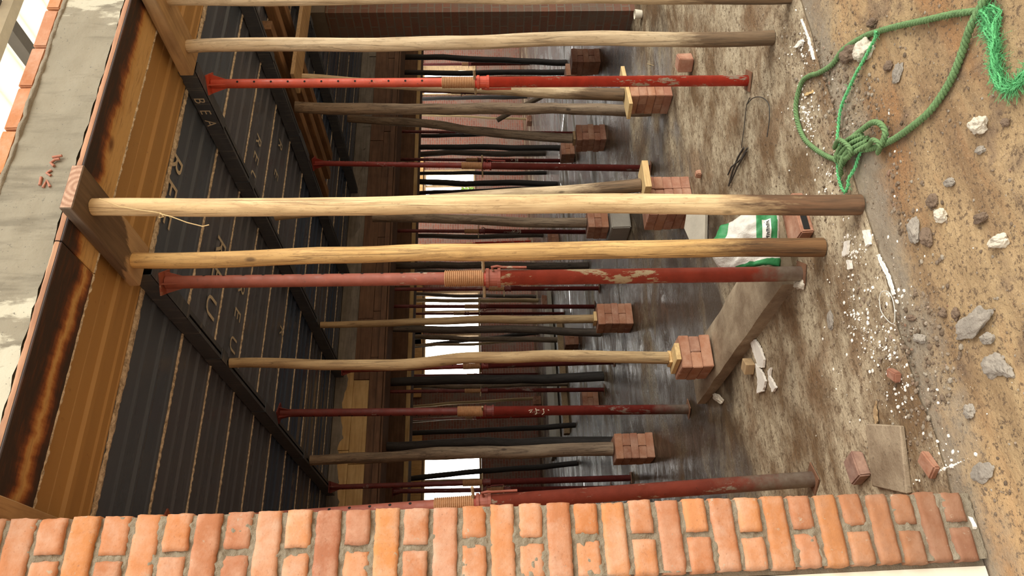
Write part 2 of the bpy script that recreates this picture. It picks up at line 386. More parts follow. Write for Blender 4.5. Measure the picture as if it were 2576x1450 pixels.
# bag
k = N('printed_sack'); v = k.co(); s = k.sep('UV')
col = k.mix(k.noise(v, 18, 5), (.50,.47,.41), (.72,.69,.62))
M['sack'] = k.fin(col, .6, k.noise(v, 16, 5, .6), .6, .02)
M['sack_green'] = m_plain('green_print', (.03,.22,.07), .55, .2, 25)
M['ink'] = m_plain('black_print', (.02,.02,.02), .6, .1)
M['sack_white'] = m_plain('white_print', (.78,.76,.70), .6, .05)
def m_brickwall(name, c1, c2, mort, scale=1.0, plane='xz'):
    k = N(name); w_ = k.wsep(); cx = k.n('ShaderNodeCombineXYZ')
    if plane == 'both':
        k.l(k.math('ADD', w_[0], w_[1]), cx.inputs[0])
    else: k.l(w_[0], cx.inputs[0])
    k.l(w_[2], cx.inputs[1])
    b = k.n('ShaderNodeTexBrick'); k.l(cx.outputs[0], b.inputs['Vector'])
    b.inputs['Scale'].default_value = 1; b.inputs['Brick Width'].default_value = .23*scale; b.inputs['Row Height'].default_value = .079*scale
    b.inputs['Mortar Size'].default_value = .007; b.inputs['Color1'].default_value = (*c1,1); b.inputs['Color2'].default_value = (*c2,1); b.inputs['Mortar'].default_value = (*mort,1)
    v = k.wpos(); col = k.mix(k.ramp(k.noise(v, 2.6, 5, .65), [(.45,0),(.65,.75)]), b.outputs['Color'], tuple(m*.8 for m in mort))
    return k.fin(col, .9, k.math('ADD', k.math('MULTIPLY', b.outputs['Fac'], -1.2), k.noise(v, 40, 5)), .6, .01)
M['wall_far'] = m_brickwall('far_red_brickwork', (.27,.10,.065), (.20,.08,.055), (.26,.20,.155))
M['wall_pier'] = m_brickwall('brown_brick_pier', (.20,.085,.05), (.15,.07,.045), (.17,.135,.10), 1, 'both')
k = N('white_canopy_panel'); tr = k.n('ShaderNodeBsdfTranslucent'); tr.inputs[0].default_value = (.95,.90,.80,1); ms = k.n('ShaderNodeMixShader'); ms.inputs[0].default_value = .8
k.b.inputs['Base Color'].default_value = (.86,.82,.72,1); k.l(k.b.outputs[0], ms.inputs[1]); k.l(tr.outputs[0], ms.inputs[2]); k.l(ms.outputs[0], k.t.nodes['Material Output'].inputs['Surface']); M['canopy'] = k.m
M['canopy_steel'] = m_plain('grey_canopy_steel', (.12,.11,.10), .6, .2, 8)
M['leaf'] = m_plain('yellow_green_leaves', (.25,.42,.08), .7, .4, 6)  # yellow-green leaf colour, varied by noise
M['trunk'] = m_plain('bark', (.12,.08,.05), .9, .3, 12)

# ------------------------------------------------------------------ SETTING
def grid_obj(name, x0, x1, y0, y1, nx, ny, zf, mat, loc=(0,0,0)):
    mb = MB(); vs = []
    for j in range(ny+1):
        for i in range(nx+1):
            X = x0+(x1-x0)*i/nx; Y = y0+(y1-y0)*j/ny; vs.append((X, Y, zf(X, Y)))
    fs = [(j*(nx+1)+i, j*(nx+1)+i+1, (j+1)*(nx+1)+i+1, (j+1)*(nx+1)+i) for j in range(ny) for i in range(nx)]
    mb.add(vs, fs, 0, True)
    # skirt downwards so the slab has thickness
    return mb.build(name, mat, loc=Vector(loc))
def edge_y(X):
    return 2.50 + .035*nz((X, 0, 0), 2.3, 3) + .012*nz((X,0,0), 11, 5)
def ground_z(X, Y):
    f = smooth(2.5, 2.2, Y)
    return -.006 + f*(.012*nz((X,Y,0), 1.6, 1) + .010*nz((X,Y,0), 6, 2) + .005*nz((X,Y,0), 22, 4))
def ground_mesh():
    mb = MB(); nx, ny = 240, 130; vs = []
    for j in range(ny+1):
        for i in range(nx+1):
            X = -.6+4.6*i/nx; Y = .7+(edge_y(X)+.03-.7)*j/ny; vs.append((X, Y, ground_z(X, Y)))
    fs = [(j*(nx+1)+i, j*(nx+1)+i+1, (j+1)*(nx+1)+i+1, (j+1)*(nx+1)+i) for j in range(ny) for i in range(nx)]
    mb.add(vs, fs, 0, True)
    # the same ground further out
    R_ = 40
    for lo, hi in (((-R_,-R_),(R_,.7)), ((-R_,.7),(-.6,2.5)), ((4.0,.7),(R_,2.52))):
        mb.add([(lo[0],lo[1],-.008),(hi[0],lo[1],-.008),(hi[0],hi[1],-.008),(lo[0],hi[1],-.008)], [(0,1,2,3)])
    return mb.build('ground', M['ground'], loc=Vector((0,0,0)))
g = ground_mesh(); struct(g, 'muddy tan and rust stained ground outside the building', 'ground')
def floor_mesh():
    mb = MB(); nx, ny = 150, 220; vs = []
    for j in range(ny+1):
        for i in range(nx+1):
            X = .2+8.3*i/nx; Y0 = edge_y(X); Y = Y0+(11-Y0)*j/ny
            f = smooth(2.5, 2.75, Y)
            vs.append((X, Y, floor_z(X,Y) + f*(.004*nz((X,Y,0), 2.2, 9)+.003*nz((X,Y,0), 9, 8)) + (1-f)*.003))
    fs = [(j*(nx+1)+i, j*(nx+1)+i+1, (j+1)*(nx+1)+i+1, (j+1)*(nx+1)+i) for j in range(ny) for i in range(nx)]
    mb.add(vs, fs, 0, True)
    for lo, hi in (((8.5,7.6),(30,11)), ((.2,11),(30,21.5)), ((-3,2.5),(.2,21.5))):
        mb.add([(lo[0],lo[1],.17),(hi[0],lo[1],.17),(hi[0],hi[1],.17),(lo[0],hi[1],.17)], [(0,1,2,3)])
    mb.add([(8.5,2.5,0),(30,2.5,0),(30,7.6,.17),(8.5,7.6,.17)], [(0,1,2,3)])
    return mb.build('floor', M['floor'], loc=Vector((0,0,0)))
fl = floor_mesh(); struct(fl, 'wet puddled concrete floor inside the building', 'floor')

# upper slab; unseen rear roof added, left open at one side for the light
mb = MB(); mb.box((-3,2.56,3.30),(30,10.2,3.47)); mb.box((-3,10.2,3.95),(30,13.5,4.1)); mb.box((-3,13.5,3.95),(12.5,21.6,4.1)); mb.box((-3,10.2,3.30),(30,10.35,3.95))
struct(mb.build('ceiling', M['concrete_plain']), 'concrete slab above the steel decking, with added unseen rear roof', 'ceiling')
# ring beam (concrete band) on the front edge
ZS = 3.165
mb = MB(); nx, nz_ = 160, 10
vs = []
for j in range(nz_+1):
    for i in range(nx+1):
        X = .15+4.2*i/nx; z = ZS+.008+(.256)*j/nz_
        lump = .010*nz((X,0,z), 3, 2)+.006*nz((X,0,z), 14, 3)
        if j == 0: lump += .008*nz((X,0,0), 18, 7)
        vs.append((X, 2.50-lump, z + (.008*nz((X,0,0), 16, 4) if j in (0,) else 0)))
mb.add(vs, [(j*(nx+1)+i, j*(nx+1)+i+1, (j+1)*(nx+1)+i+1, (j+1)*(nx+1)+i) for j in range(nz_) for i in range(nx)], 0, True)
mb.box((.15,2.525,ZS+.012),(4.35,2.80,ZS+.26)); mb.box((4.35,2.5,ZS),(12,2.8,ZS+.26)); mb.box((-2.5,2.5,ZS),(.15,2.8,ZS+.26))
rb = mb.build('concrete_ring_beam', M['concrete']); struct(rb, 'grey concrete ring beam with white lime patches over the opening', 'beam')
# red survey scribble on the ring beam
mb = MB()
for pts in ([(108,472),(118,455),(126,470)], [(100,466),(104,446)], [(128,442),(118,436),(130,428)], [(136,418),(128,410),(138,402),(150,400)], [(132,396),(156,392)]):
    mb.tube([on_y(x, y, 2.494) for x, y in pts], .006, 6)
o = mb.build('red_marking', M['red_mark'], parent=rb); o.matrix_parent_inverse = Matrix.Translation(rb.location).inverted(); o.location = (0,0,0)

# brick course above ring beam with its mortar bed
mb = MB(); zc = ZS+.262
XJ = [on_y(30, yy, 2.5).x for yy in (25, 122, 228, 350)]
x = XJ[0]+3*.232
bricks_up = MB()
while x > -.4:
    bricks_up.box((x-.222, 2.500, zc+.024), (x, 2.60, zc+.088), 0, .003); x -= .2335
bo = bricks_up.build('wall_upper', [M['brick']], bevel=.006, segs=2)
struct(bo, 'single course of orange bricks on top of the ring beam', 'wall')
mb = MB(); nx = 200; vs = []
for i in range(nx+1):
    X = -.4+4.7*i/nx; a = .010*nz((X,0,0), 9, 1)+.012*nz((X,1,0), 28, 2); b = .012*nz((X,0,3), 20, 6)
    vs += [(X, 2.515, zc-.004), (X, 2.492-a, zc+.004+b*.5), (X, 2.495-b, zc+.022+a*.4), (X, 2.52, zc+.028)]
mb.add(vs, [(i*4+j, i*4+4+j, i*4+5+j, i*4+1+j) for i in range(nx) for j in range(3)], 0, True)
o = mb.build('mortar_bed', M['mortar'], parent=bo); o.matrix_parent_inverse = Matrix.Translation(bo.location).inverted(); o.location = (0,0,0)

# canopy high above (upper corner)
def canopy():
    mb = MB(); zc = 5.6
    x = -1.0
    while x < 11:
        mb.box((x+.006, 2.9, zc), (x+.394, 12, zc+.03)); x += .4
    o = mb.build('roof', M['canopy']); struct(o, 'white panelled canopy roof high above the slab', 'roof')
    p = on_z(35, 83, zc-.07)
    mb = MB(); mb.box((p.x-.06, 2.7, zc-.12), (p.x+.06, 12, zc-.005))
    tag(mb.build('purlin', M['canopy_steel']), 'dark grey steel purlin under the white canopy roof', 'purlin')
    q = on_z(22, 50, zc-.2)
    mb = MB(); mb.box((-1, q.y-.05, zc-.22), (11, q.y+.05, zc-.13)); 
    tag(mb.build('canopy_beam', M['concrete_pale']), 'pale cross beam carrying the canopy purlin', 'beam')
    for X in (-.9, 10.8):
        mb = MB(); mb.box((X-.06, q.y-.06, 3.47), (X+.06, q.y+.06, zc-.26))
        struct(mb.build('column', M['canopy_steel']), 'grey steel canopy column standing on the slab '+('above the brick wall' if X < 0 else 'far along'), 'column')
canopy()

# brick wall on the left: end face made of real bricks, long face too
def soft_brick(mb, lo, hi, seed, face_n=9):
    """a brick with rounded, slightly eroded arrises: a subdivided front face bent back at its rim"""
    x0,y0,z0 = lo; x1,y1,z1 = hi
    nx, nz2 = max(6, int((x1-x0)/.012)), 7
    vs = []
    for a in range(nz2+1):
        for b in range(nx+1):
            u, v = b/nx, a/nz2
            ex = min(u, 1-u)*(x1-x0); ez = min(v, 1-v)*(z1-z0)
            rim = .0
            for e in (ex, ez): rim += .0045*max(0, 1-e/.006)**2
            X = x0+(x1-x0)*u; Z = z0+(z1-z0)*v
            ed = .0030*nz((X,seed,Z), 60, 2)+.0012*nz((X,seed,Z), 160, 2)
            if b in (0, nx): X += ed + (.0 if b else .0)
            if a in (0, nz2): Z += ed + .0022*nz((X,seed,0), 20, 4)
            vs.append((X, y0+rim+.0025*nz((X,seed,Z), 18, 6)+.0012*nz((X,seed,Z), 90, 6), Z))
    n = len(vs); W_ = nx+1
    ring = list(range(W_))+[a*W_+nx for a in range(1,nz2+1)]+[nz2*W_+b for b in range(nx-1,-1,-1)]+[a*W_ for a in range(nz2-1,0,-1)]
    back = [(vs[q][0], y1, vs[q][2]) for q in ring]; m_ = len(ring)
    fs = [(a*W_+b, a*W_+b+1, (a+1)*W_+b+1, (a+1)*W_+b) for a in range(nz2) for b in range(nx)]
    fs += [(ring[(q+1)%m_], ring[q], n+q, n+(q+1)%m_) for q in range(m_)]
    mb.add(vs+back, fs, 0, True)
def brick_wall():
    X0, X1, Y0, Y1 = .298, .505, 2.395, 7.6
    mb = MB(); side = MB(); random.seed(77); z = .03
    c = 0
    while z < 3.12:
        pitch = .080+.0052*z; h = pitch-.0155; j = lambda a: random.uniform(-a, a); XL = X0-.012*z
        if c % 2 == 1:
            soft_brick(mb, (XL+j(.003), Y0+j(.004), z), (X1+j(.003), Y0+.10, z+h+j(.001)), c)
            y = Y0+.115
        else:
            m_ = (XL+X1)/2+j(.007)
            soft_brick(mb, (XL+j(.003), Y0+j(.005), z+j(.001)), (m_-.009+j(.002), Y0+.21, z+h), c+.3)
            soft_brick(mb, (m_+.009+j(.002), Y0+j(.005), z+j(.001)), (X1+j(.003), Y0+.21, z+h+j(.001)), c+.7)
            y = Y0+.225
        while y < Y1-.05:
            side.box((X1-.1, y, z), (X1+j(.003), min(Y1, y+.208), z+h)); y += .223
        z += pitch; c += 1
    w = mb.build('wall_left', [M['brick_wall']])
    struct(w, 'orange brick wall end with rough mortar joints beside the opening', 'wall')
    def child(mbx, name, mat):
        o = mbx.build(name, mat, parent=w); o.matrix_parent_inverse = Matrix.Translation(w.location).inverted(); o.location = (0,0,0); return o
    child(side, 'side_brickwork', [M['brick_wall']])
    core = MB(); core.box((X0-.02, Y0+.04, 0), (X1-.012, Y1-.01, 3.16))
    nx, nzz = 44, 700; vs = []
    for a in range(nzz+1):
        for b in range(nx+1):
            z = 3.16*a/nzz; X = X0-.012*z+.004+(X1-X0+.012*z-.008)*b/nx
            vs.append((X, Y0+.0105+.0095*nz((X,0,z), 16, 3)+.007*nz((X,0,z), 70, 5), z))
    core.add(vs, [(a*(nx+1)+b, a*(nx+1)+b+1, (a+1)*(nx+1)+b+1, (a+1)*(nx+1)+b) for a in range(nzz) for b in range(nx)], 0, True)
    child(core, 'mortar', M['mortar'])
    pl = MB(); pl.box((X0-.07, Y0+.035, 0), (X0-.016, Y1, 3.16), 0, .004); pl.v = [(x-.012*z, y, z) for x,y,z in pl.v]; child(pl, 'plaster', M['plaster'])
brick_wall()

# ------------------------------------------------------------------ formwork at the front edge
YB0, YB1, YB2 = 2.497, 2.758, 3.215
def scorched_board(x0, x1, lab, mat):
    mb = MB(); mb.box((x0, YB0, ZS-.029), (x1, YB1-.004, ZS-.004)); 
    o = mb.build('shutter_board', M[mat], bevel=.003); tag(o, lab, 'board'); 
    mb = MB(); n = 120; vs = []
    for i in range(n+1):
        X = x0+(x1-x0)*i/n; a = .006*nz((X,0,0), 30, 2); b = .008*nz((X,5,0), 40, 3)
        vs += [(X, YB1-.012+a, ZS-.024), (X, YB1-.004, ZS-.034+b), (X, YB1+.008+b, ZS-.022)]
    mb.add(vs, [(i*3+j, i*3+3+j, i*3+4+j, i*3+1+j) for i in range(n) for j in range(2)], 0, True)
    c = mb.build('slurry_seam', M['slurry'], parent=o); c.matrix_parent_inverse = Matrix.Translation(o.location).inverted(); c.location = (0,0,0)
    mb = MB(); n = 100; vs = []
    for i in range(n+1):
        X = x0+(x1-x0)*i/n; a = .010*abs(nz((X,0,2), 9, 2))+.004*nz((X,0,0), 40, 3)
        vs += [(X, YB0-.001, ZS-.020), (X, YB0-.004-a*.5, ZS-.008+a), (X, YB0-.001, ZS-.002+a*.7)]
    mb.add(vs, [(i*3+j, i*3+3+j, i*3+4+j, i*3+1+j) for i in range(n) for j in range(2)], 0, True)
    c = mb.build('splintered_edge', M['splinter'], parent=o); c.matrix_parent_inverse = Matrix.Translation(o.location).inverted(); c.location = (0,0,0)
scorched_board(.52, 1.56, 'scorched dark brown shutter board between the brick wall and the split plank', 'scorch_near')
scorched_board(1.565, 3.9, 'scorched pine shutter board with pale yellow streak beyond the split plank', 'scorch_far')
mb = MB()
# profile across Y of the ochre steel tray
prof = [(YB1+.004,0),(2.90,0),(2.903,.006),(2.908,0),(2.985,0),(2.995,-.014),(3.025,-.014),(3.035,.004),(3.13,.004),(3.14,-.003),(3.165,-.003),(3.172,.005),(YB2-.012,.005),(YB2-.008,.001),(YB2,.001)]
prof2 = [(y, ZS+.003+z) for y, z in prof]+[(YB2, ZS+.0115), (YB1+.004, ZS+.0115)]
n = len(prof2); vs = [(.52,y,z) for y,z in prof2]+[(4.1,y,z) for y,z in prof2]
mb.add(vs, [(i,(i+1)%n,n+(i+1)%n,n+i) for i in range(n)]+[tuple(range(n)), tuple(reversed(range(n,2*n)))])
tag(mb.build('steel_tray', M['ochre']), 'ochre painted steel shutter tray with ridges beside the scorched boards', 'shutter')

# support planks under the shutter
def plank(lab, xa, xb, ya, yb, zb, zt, mats, skew=0.0, name='timber_plank'):
    mb = MB()
    mb.box((xa,ya,zb),(xb,yb,zt), 0)
    if skew:
        mb.v = [(x+skew*(y-ya), y, z) for x,y,z in mb.v]
    mb.m = [0]*6
    if len(mats) > 1: mb.m[2] = 1
    o = mb.build(name, mats, bevel=.004); return tag(o, lab, 'plank')
c = [on_z(212,415,3.085), on_z(184,536,3.085), on_z(375,622,3.085), on_z(355,715,3.085)]
plank('thick half-weathered plank with raw end grain on the two tallest front logs', (c[1].x+c[3].x)/2, (c[0].x+c[2].x)/2, c[0].y, (c[2].y+c[3].y)/2, 3.085, ZS-.03, [M['plank_half'], M['end_grain']])
a_, b_ = on_z(495,118,3.055), on_z(487,191,3.055)
a2, b2 = on_z(425,0,3.055), on_z(375,12,3.055)
plank('clean tan plank under the ochre tray at the top of the bleached log', b_.x, a_.x, 2.40, b_.y, 3.055, 3.125, [M['tim_tan'], M['end_grain']])
c1 = on_z(190,1290,3.09)
plank('brown plank with chamfered end wedged against the brick wall', .512, .60, 2.2, c1.y+.35, 3.09, ZS-.03, [M['tim_tan'], M['end_grain']])

# ------------------------------------------------------------------ steel decking
SEAM = [3.222, 3.755, 4.213, 4.67, 5.127, 5.584, 6.041, 6.498, 6.955, 7.412, 7.70]
ORD = ['front','second','third','fourth','fifth','sixth','seventh','eighth','ninth','rearmost']
def text_mesh(s, size, name, mat, place, parent=None):
    cu = bpy.data.curves.new(name, 'FONT'); cu.body = s; cu.size = size; cu.align_x = 'LEFT'; cu.resolution_u = 3
    t = bpy.data.objects.new('tmp', cu); COL.objects.link(t)
    dg = bpy.context.evaluated_depsgraph_get(); me = bpy.data.meshes.new_from_object(t.evaluated_get(dg))
    bpy.data.objects.remove(t); bpy.data.curves.remove(cu)
    for v_ in me.vertices: v_.co = place(v_.co)
    me.materials.clear(); me.materials.append(mat); me.name = name
    o = bpy.data.objects.new(name, me); COL.objects.link(o)
    if parent:
        o.parent = parent
    return o
def merge_text(chars, name, mat, parent, origin):
    """chars: list of (string, size, origin, xdir, ydir): several letters joined into one mesh"""
    mb = MB()
    for s, size, org, xd, yd in chars:
        o = text_mesh(s, size, 't', mat, lambda c: org + xd*c.x + yd*c.y)
        mb.add([v_.co for v_ in o.data.vertices], [tuple(p.vertices) for p in o.data.polygons])
        me = o.data; bpy.data.objects.remove(o); bpy.data.meshes.remove(me)
    o = mb.build(name, mat, parent=parent); o.matrix_parent_inverse = Matrix.Translation(origin).inverted(); o.location = (0,0,0)
    return o
decks = []
for i in range(10):
    y0, y1 = SEAM[i]+.002, SEAM[i+1]-.002; w = y1-y0
    # trapezoid profile with two stiffened ribs
    pr = [(0,0),(.010,0),(.016,.005),(.30*w,.005),(.34*w,-.001),(.37*w,-.001),(.41*w,.009),(.60*w,.009),(.64*w,-.001),(.67*w,-.001),(.71*w,.005),(w-.03,.005),(w-.018,0),(w,-.001)]
    p3 = [(y0+a, 3.175+b) for a, b in pr]+[(y1, 3.205), (y0, 3.205)]
    n = len(p3); X0, X1 = -.3, 9.0
    mb = MB(); vs = [(X0,a,b) for a,b in p3]+[(X1,a,b) for a,b in p3]
    mb.add(vs, [(q,(q+1)%n,n+(q+1)%n,n+q) for q in range(n)])
    o = mb.build('deck_sheet', M['deck']); tag(o, f'dark ribbed steel deck sheet overhead, {ORD[i]} row counted from the open front edge', 'deck sheet', 'steel deck sheets overhead'); decks.append(o)
    # slurry seam along its front edge
    mb = MB(); n = int(760 if i < 4 else 420); vs = []
    wid = [.046,.022,.013,.014,.015,.012,.012,.010,.011,.009][i]
    for q in range(n+1):
        X = .3+(7.0-.3)*q/n
        a = 1+.55*nz((X,i,0), 9, 2)+.5*nz((X,i,0), 38, 3); b = .5+.5*nz((X,i,4), 45, 6)
        hw = wid*max(.12, a)*.5; yc = SEAM[i]+.003+wid*.5
        vs += [(X, yc-hw*.9, 3.1745), (X, yc-hw*.3, 3.1725-.012*abs(b)*min(1,wid/.012)), (X, yc+hw*.5, 3.172-.009*abs(b)*min(1,wid/.012)), (X, yc+hw*1.2, 3.1745)]
    mb.add(vs, [(q*4+j, q*4+4+j, q*4+5+j, q*4+1+j) for q in range(n) for j in range(3)], 0, True)
    c_ = mb.build('slurry_seam', M['slurry'], parent=o); c_.matrix_parent_inverse = Matrix.Translation(o.location).inverted(); c_.location = (0,0,0)
def deck_word(i, word, x, y, adv, size, zz=3.1725):
    """stencilled word under a sheet: runs along the ribs, letter tops away from the opening"""
    p = on_z(x, y, zz)
    for q_, c_ in enumerate(word):
        if c_ != ' ': merge_text([(c_, size, p+Vector((-adv*q_, 0, 0)), Vector((-1,0,0)), Vector((0,1,0)))], 'letter', M['white_paint'], decks[i], decks[i].location)
deck_word(0, 'REE', 436, 366, .17, .22)
deck_word(1, 'REU', 551, 585, .20, .22)
deck_word(2, 'REU', 648, 330, .16, .16)
deck_word(2, 'REU', 604, 700, .20, .17)
deck_word(3, 'REU', 703, 345, .30, .15)
deck_word(5, 'R8', 706, 815, .30, .15)

# ------------------------------------------------------------------ joists
def joist(X, lab, y0=3.16, y1=7.66, letters=None):
    w, h, t = .062, .092, .004; zt = 3.1705; zb = zt-h
    r = empty('steel_joist', (X, y0, zb), lab, 'joist', 'black steel joists under the decking')
    mb = MB()
    def chan(mb, ya, yb, w, zb, zt, t):
        mb.box((-w/2, ya, zb), (-w/2+t, yb, zt)); mb.box((w/2-t, ya, zb), (w/2, yb, zt))
        mb.box((-w/2+t, ya, zt-t), (w/2-t, yb, zt))
        mb.box((-w/2+t, ya, zb), (-w/2+t+.016, yb, zb+t)); mb.box((w/2-t-.022, ya, zb), (w/2-t, yb, zb+t))
        mb.box((-w/2+t+.014, ya, zb+.03), (w/2-t-.02, yb, zb+.034))
    chan(mb, 0, y1-y0, w, 0, h, t)
    mb.build('channel', M['joist'], parent=r, loc=(0,0,0))
    for ya, yb in ((-.06, .42), (.95, 1.05), (1.9, 2.25), (3.1, 3.2)):
        mb = MB(); w2 = w+.010
        mb.box((-w2/2, ya, -.005), (-w2/2+.004, yb, h-.002)); mb.box((w2/2-.004, ya, -.005), (w2/2, yb, h-.002)); mb.box((-w2/2, ya, -.0055), (w2/2, yb, -.001))
        mb.build('sleeve', M['joist'], parent=r, loc=(0,0,0))
    if letters:
        ch = [(s, .085, Vector((X-w/2-.0068, y, zt-.014)), Vector((0,1,0)), Vector((0,0,-1))) for s, y in letters]
        for c_ in ch: merge_text([c_], 'letter', M['white_paint'], r, r.location)
    return r
joist(1.782, 'black steel joist resting on the chipped red prop nearest the brick wall')
joist(3.040, 'black steel joist with stencilled letters resting on the bright red prop', letters=[('B',3.30),('E',3.40),('A',3.49),('B',4.30)])
joist(4.205, 'black steel joist carried by the slim maroon prop in the middle')
joist(5.440, 'black steel joist near the brown brick pier', y0=4.0)
JB = 3.1705-.092-.006      # underside

# ------------------------------------------------------------------ props and logs
def axis_quat(base, top):
    return (top-base).to_track_quat('Z', 'Y')
def log(name, lab, base, top, r0, r1, mat, wob=.012, seed=0, lump=.06, group=None, cat='post', rings=34, seg=14):
    L = (top-base).length; mb = MB(); pts = []
    for i in range(rings+1):
        t = i/rings; env = sin(pi*t)**.6 if 0 < t < 1 else 0
        pts.append((wob*env*2*nz((0,0,t*L), .9, seed)+wob*.5*env*nz((0,0,t*L), 2.6, seed+4), wob*env*2*nz((5,0,t*L), .9, seed+9)+wob*.5*env*nz((3,0,t*L), 2.6, seed+2), t*L))
    rf = lambda t, th: 1+lump*nz((cos(th)*.8, sin(th)*.8, t*L*2.2), 1.3, seed+1)+lump*.5*nz((cos(th), sin(th), t*L*6), 1.5, seed+3)
    mb.tube(pts, lambda t: r0+(r1-r0)*t, seg, 0, True, rf)
    o = mb.build(name, mat, loc=base); o.rotation_mode = 'QUATERNION'; o.rotation_quaternion = axis_quat(base, top)
    return tag(o, lab, cat, group)

def prop(lab, base, top, ro, ri, split, mats, hole_ang=0, handle=True, plate=True, holes=True, text=None, group='adjustable steel props', head=True, tw=.0):
    L = (top-base).length; q = axis_quat(base, top)
    r = empty('steel_prop', base, lab, 'prop', group, q)
    m_out, m_in = mats; zs = L*split; fine = ro > .03 and holes
    mb = MB(); mb.lathe([(0,.006),(ro,.006),(ro,zs-.10),(ro*1.03,zs-.10),(ro*1.03,zs-.02),(ro*.97,zs-.02)], 20); 
    for f in mb.f: pass
    mb.sm = [True]*len(mb.sm); o = mb.build('outer_tube', m_out, parent=r, loc=(0,0,0))
    mb = MB(); mb.tube([(0,0,zs-.05),(0,0,L-.012)], ri, 18)
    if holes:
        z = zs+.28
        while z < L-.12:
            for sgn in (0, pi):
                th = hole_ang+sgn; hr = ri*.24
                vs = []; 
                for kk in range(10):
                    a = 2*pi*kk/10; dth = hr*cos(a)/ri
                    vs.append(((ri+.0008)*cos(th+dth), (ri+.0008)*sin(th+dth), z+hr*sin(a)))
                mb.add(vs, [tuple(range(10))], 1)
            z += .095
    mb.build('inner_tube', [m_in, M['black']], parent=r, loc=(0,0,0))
    # threaded sleeve
    mb = MB(); prf = []; z = zs-.02; nthr = 20
    for a in range(nthr):
        prf += [(ro*.98, z), (ro*1.10, z+.003), (ro*1.10, z+.0055), (ro*.98, z+.0085)]; z += .0095
    prf.append((ri, z)); mb.lathe(prf, 18); mb.build('threaded_sleeve', M['thread'], parent=r, loc=(0,0,0))
    # collar nut with lug and handle
    mb = MB(); mb.lathe([(ro*1.0,zs-.10),(ro*1.28,zs-.10),(ro*1.28,zs-.086),(ro*1.10,zs-.084),(ro*1.10,zs-.046),(ro*1.28,zs-.044),(ro*1.28,zs-.03),(ro,zs-.03)], 18)
    mb.build('collar_nut', m_in, parent=r, loc=(0,0,0))
    if handle:
        ha = hole_ang+tw; d = Vector((cos(ha), sin(ha), 0)); e = Vector((-sin(ha), cos(ha), 0))
        mb = MB(); c0 = d*(ro*1.2)+Vector((0,0,zs-.065))
        mb.tube([c0, c0+d*.022+Vector((0,0,.006)), c0+d*.026+Vector((0,0,-.02)), c0+d*.012+e*.01+Vector((0,0,-.045)), c0+d*.008+e*.012+Vector((0,0,-.16))], .0065, 8)
        mb.build('handle', m_in, parent=r, loc=(0,0,0))
        mb = MB(); pz = zs-.018; mb.tube([d*((-ro-.08)+(2*ro+.15)*q_/24)+Vector((0,0,pz)) for q_ in range(25)], .0075, 8, rf=lambda t, th: 1+.12*sin(t*60)); mb.build('locking_pin', M['pin'], parent=r, loc=(0,0,0))
    if plate:
        mb = MB(); mb.box((-.055,-.055,0),(.055,.055,.006)); mb.build('base_plate', M['rust'], parent=r, loc=(0,0,0))
    if head:
        mb = MB(); mb.box((-.055,-.055,L-.008),(.055,.055,L))
        for sx in (-1, 1):
            mb.prism([(sx*ri*.9, L-.10),(sx*.054, L-.008),(sx*ri*.9, L-.008)] if sx > 0 else [(sx*ri*.9, L-.008),(sx*.054, L-.008),(sx*ri*.9, L-.10)], -.003, .003, 0, Matrix(((1,0,0,0),(0,0,-1,0),(0,1,0,0),(0,0,0,1))))
            mb.prism([(sx*ri*.9, L-.10),(sx*.054, L-.008),(sx*ri*.9, L-.008)] if sx > 0 else [(sx*ri*.9, L-.008),(sx*.054, L-.008),(sx*ri*.9, L-.10)], -.003, .003, 0, Matrix(((0,0,1,0),(1,0,0,0),(0,1,0,0),(0,0,0,1))))
        mb.build('head_plate', m_in, parent=r, loc=(0,0,0))
    if text:
        s, z0, size = text
        inv = q.inverted(); dcam = inv @ (CAM-base); ca = atan2(dcam.y, dcam.x)
        def place(c):
            th = ca + (c.x-0)/ro*0 + (c.y-size*.35)/ro
            return Vector(((ro+.0012)*cos(th), (ro+.0012)*sin(th), z0-c.x))
        o = text_mesh(s, size, 'lettering', M['white_paint'], place, r)
    return r
def plumb_top(base, x, y, zt):
    """top of a post whose upper end shows at photo point x,y: same distance as its foot, carried to height zt"""
    p = at_d(x, y, depth(base)); d = p-base
    return base + d*((zt-base.z)/d.z)

# front logs
EP = .003
b = on_floor(2165,515); 
log('log_post', 'tallest pale stripped log in front, standing on the slab edge by the rope', b+Vector((0,0,EP)), on_z(235,521,3.083), .043, .036, M['wood_pale'], .008, 1, .05)
b = on_floor(2072,623); log('log_post', 'golden stripped log behind the tallest one, sharing its split plank', b+Vector((0,0,EP)), on_z(336,656,3.083), .043, .035, M['wood_gold'], .014, 2, .06)
b = on_floor(1946,95); log('log_post', 'sun-bleached pale log under the clean tan plank', b+Vector((0,0,EP)), on_z(473,117,3.053), .039, .034, M['wood_bleach'], .016, 5, .06)
b = on_floor(1990,-9); log('log_post', 'pale stripped log nearest the brown brick pier at the edge of view', b+Vector((0,0,EP)), plumb_top(b,690,-4,3.07), .036, .032, M['wood_bleach'], .012, 8, .06)
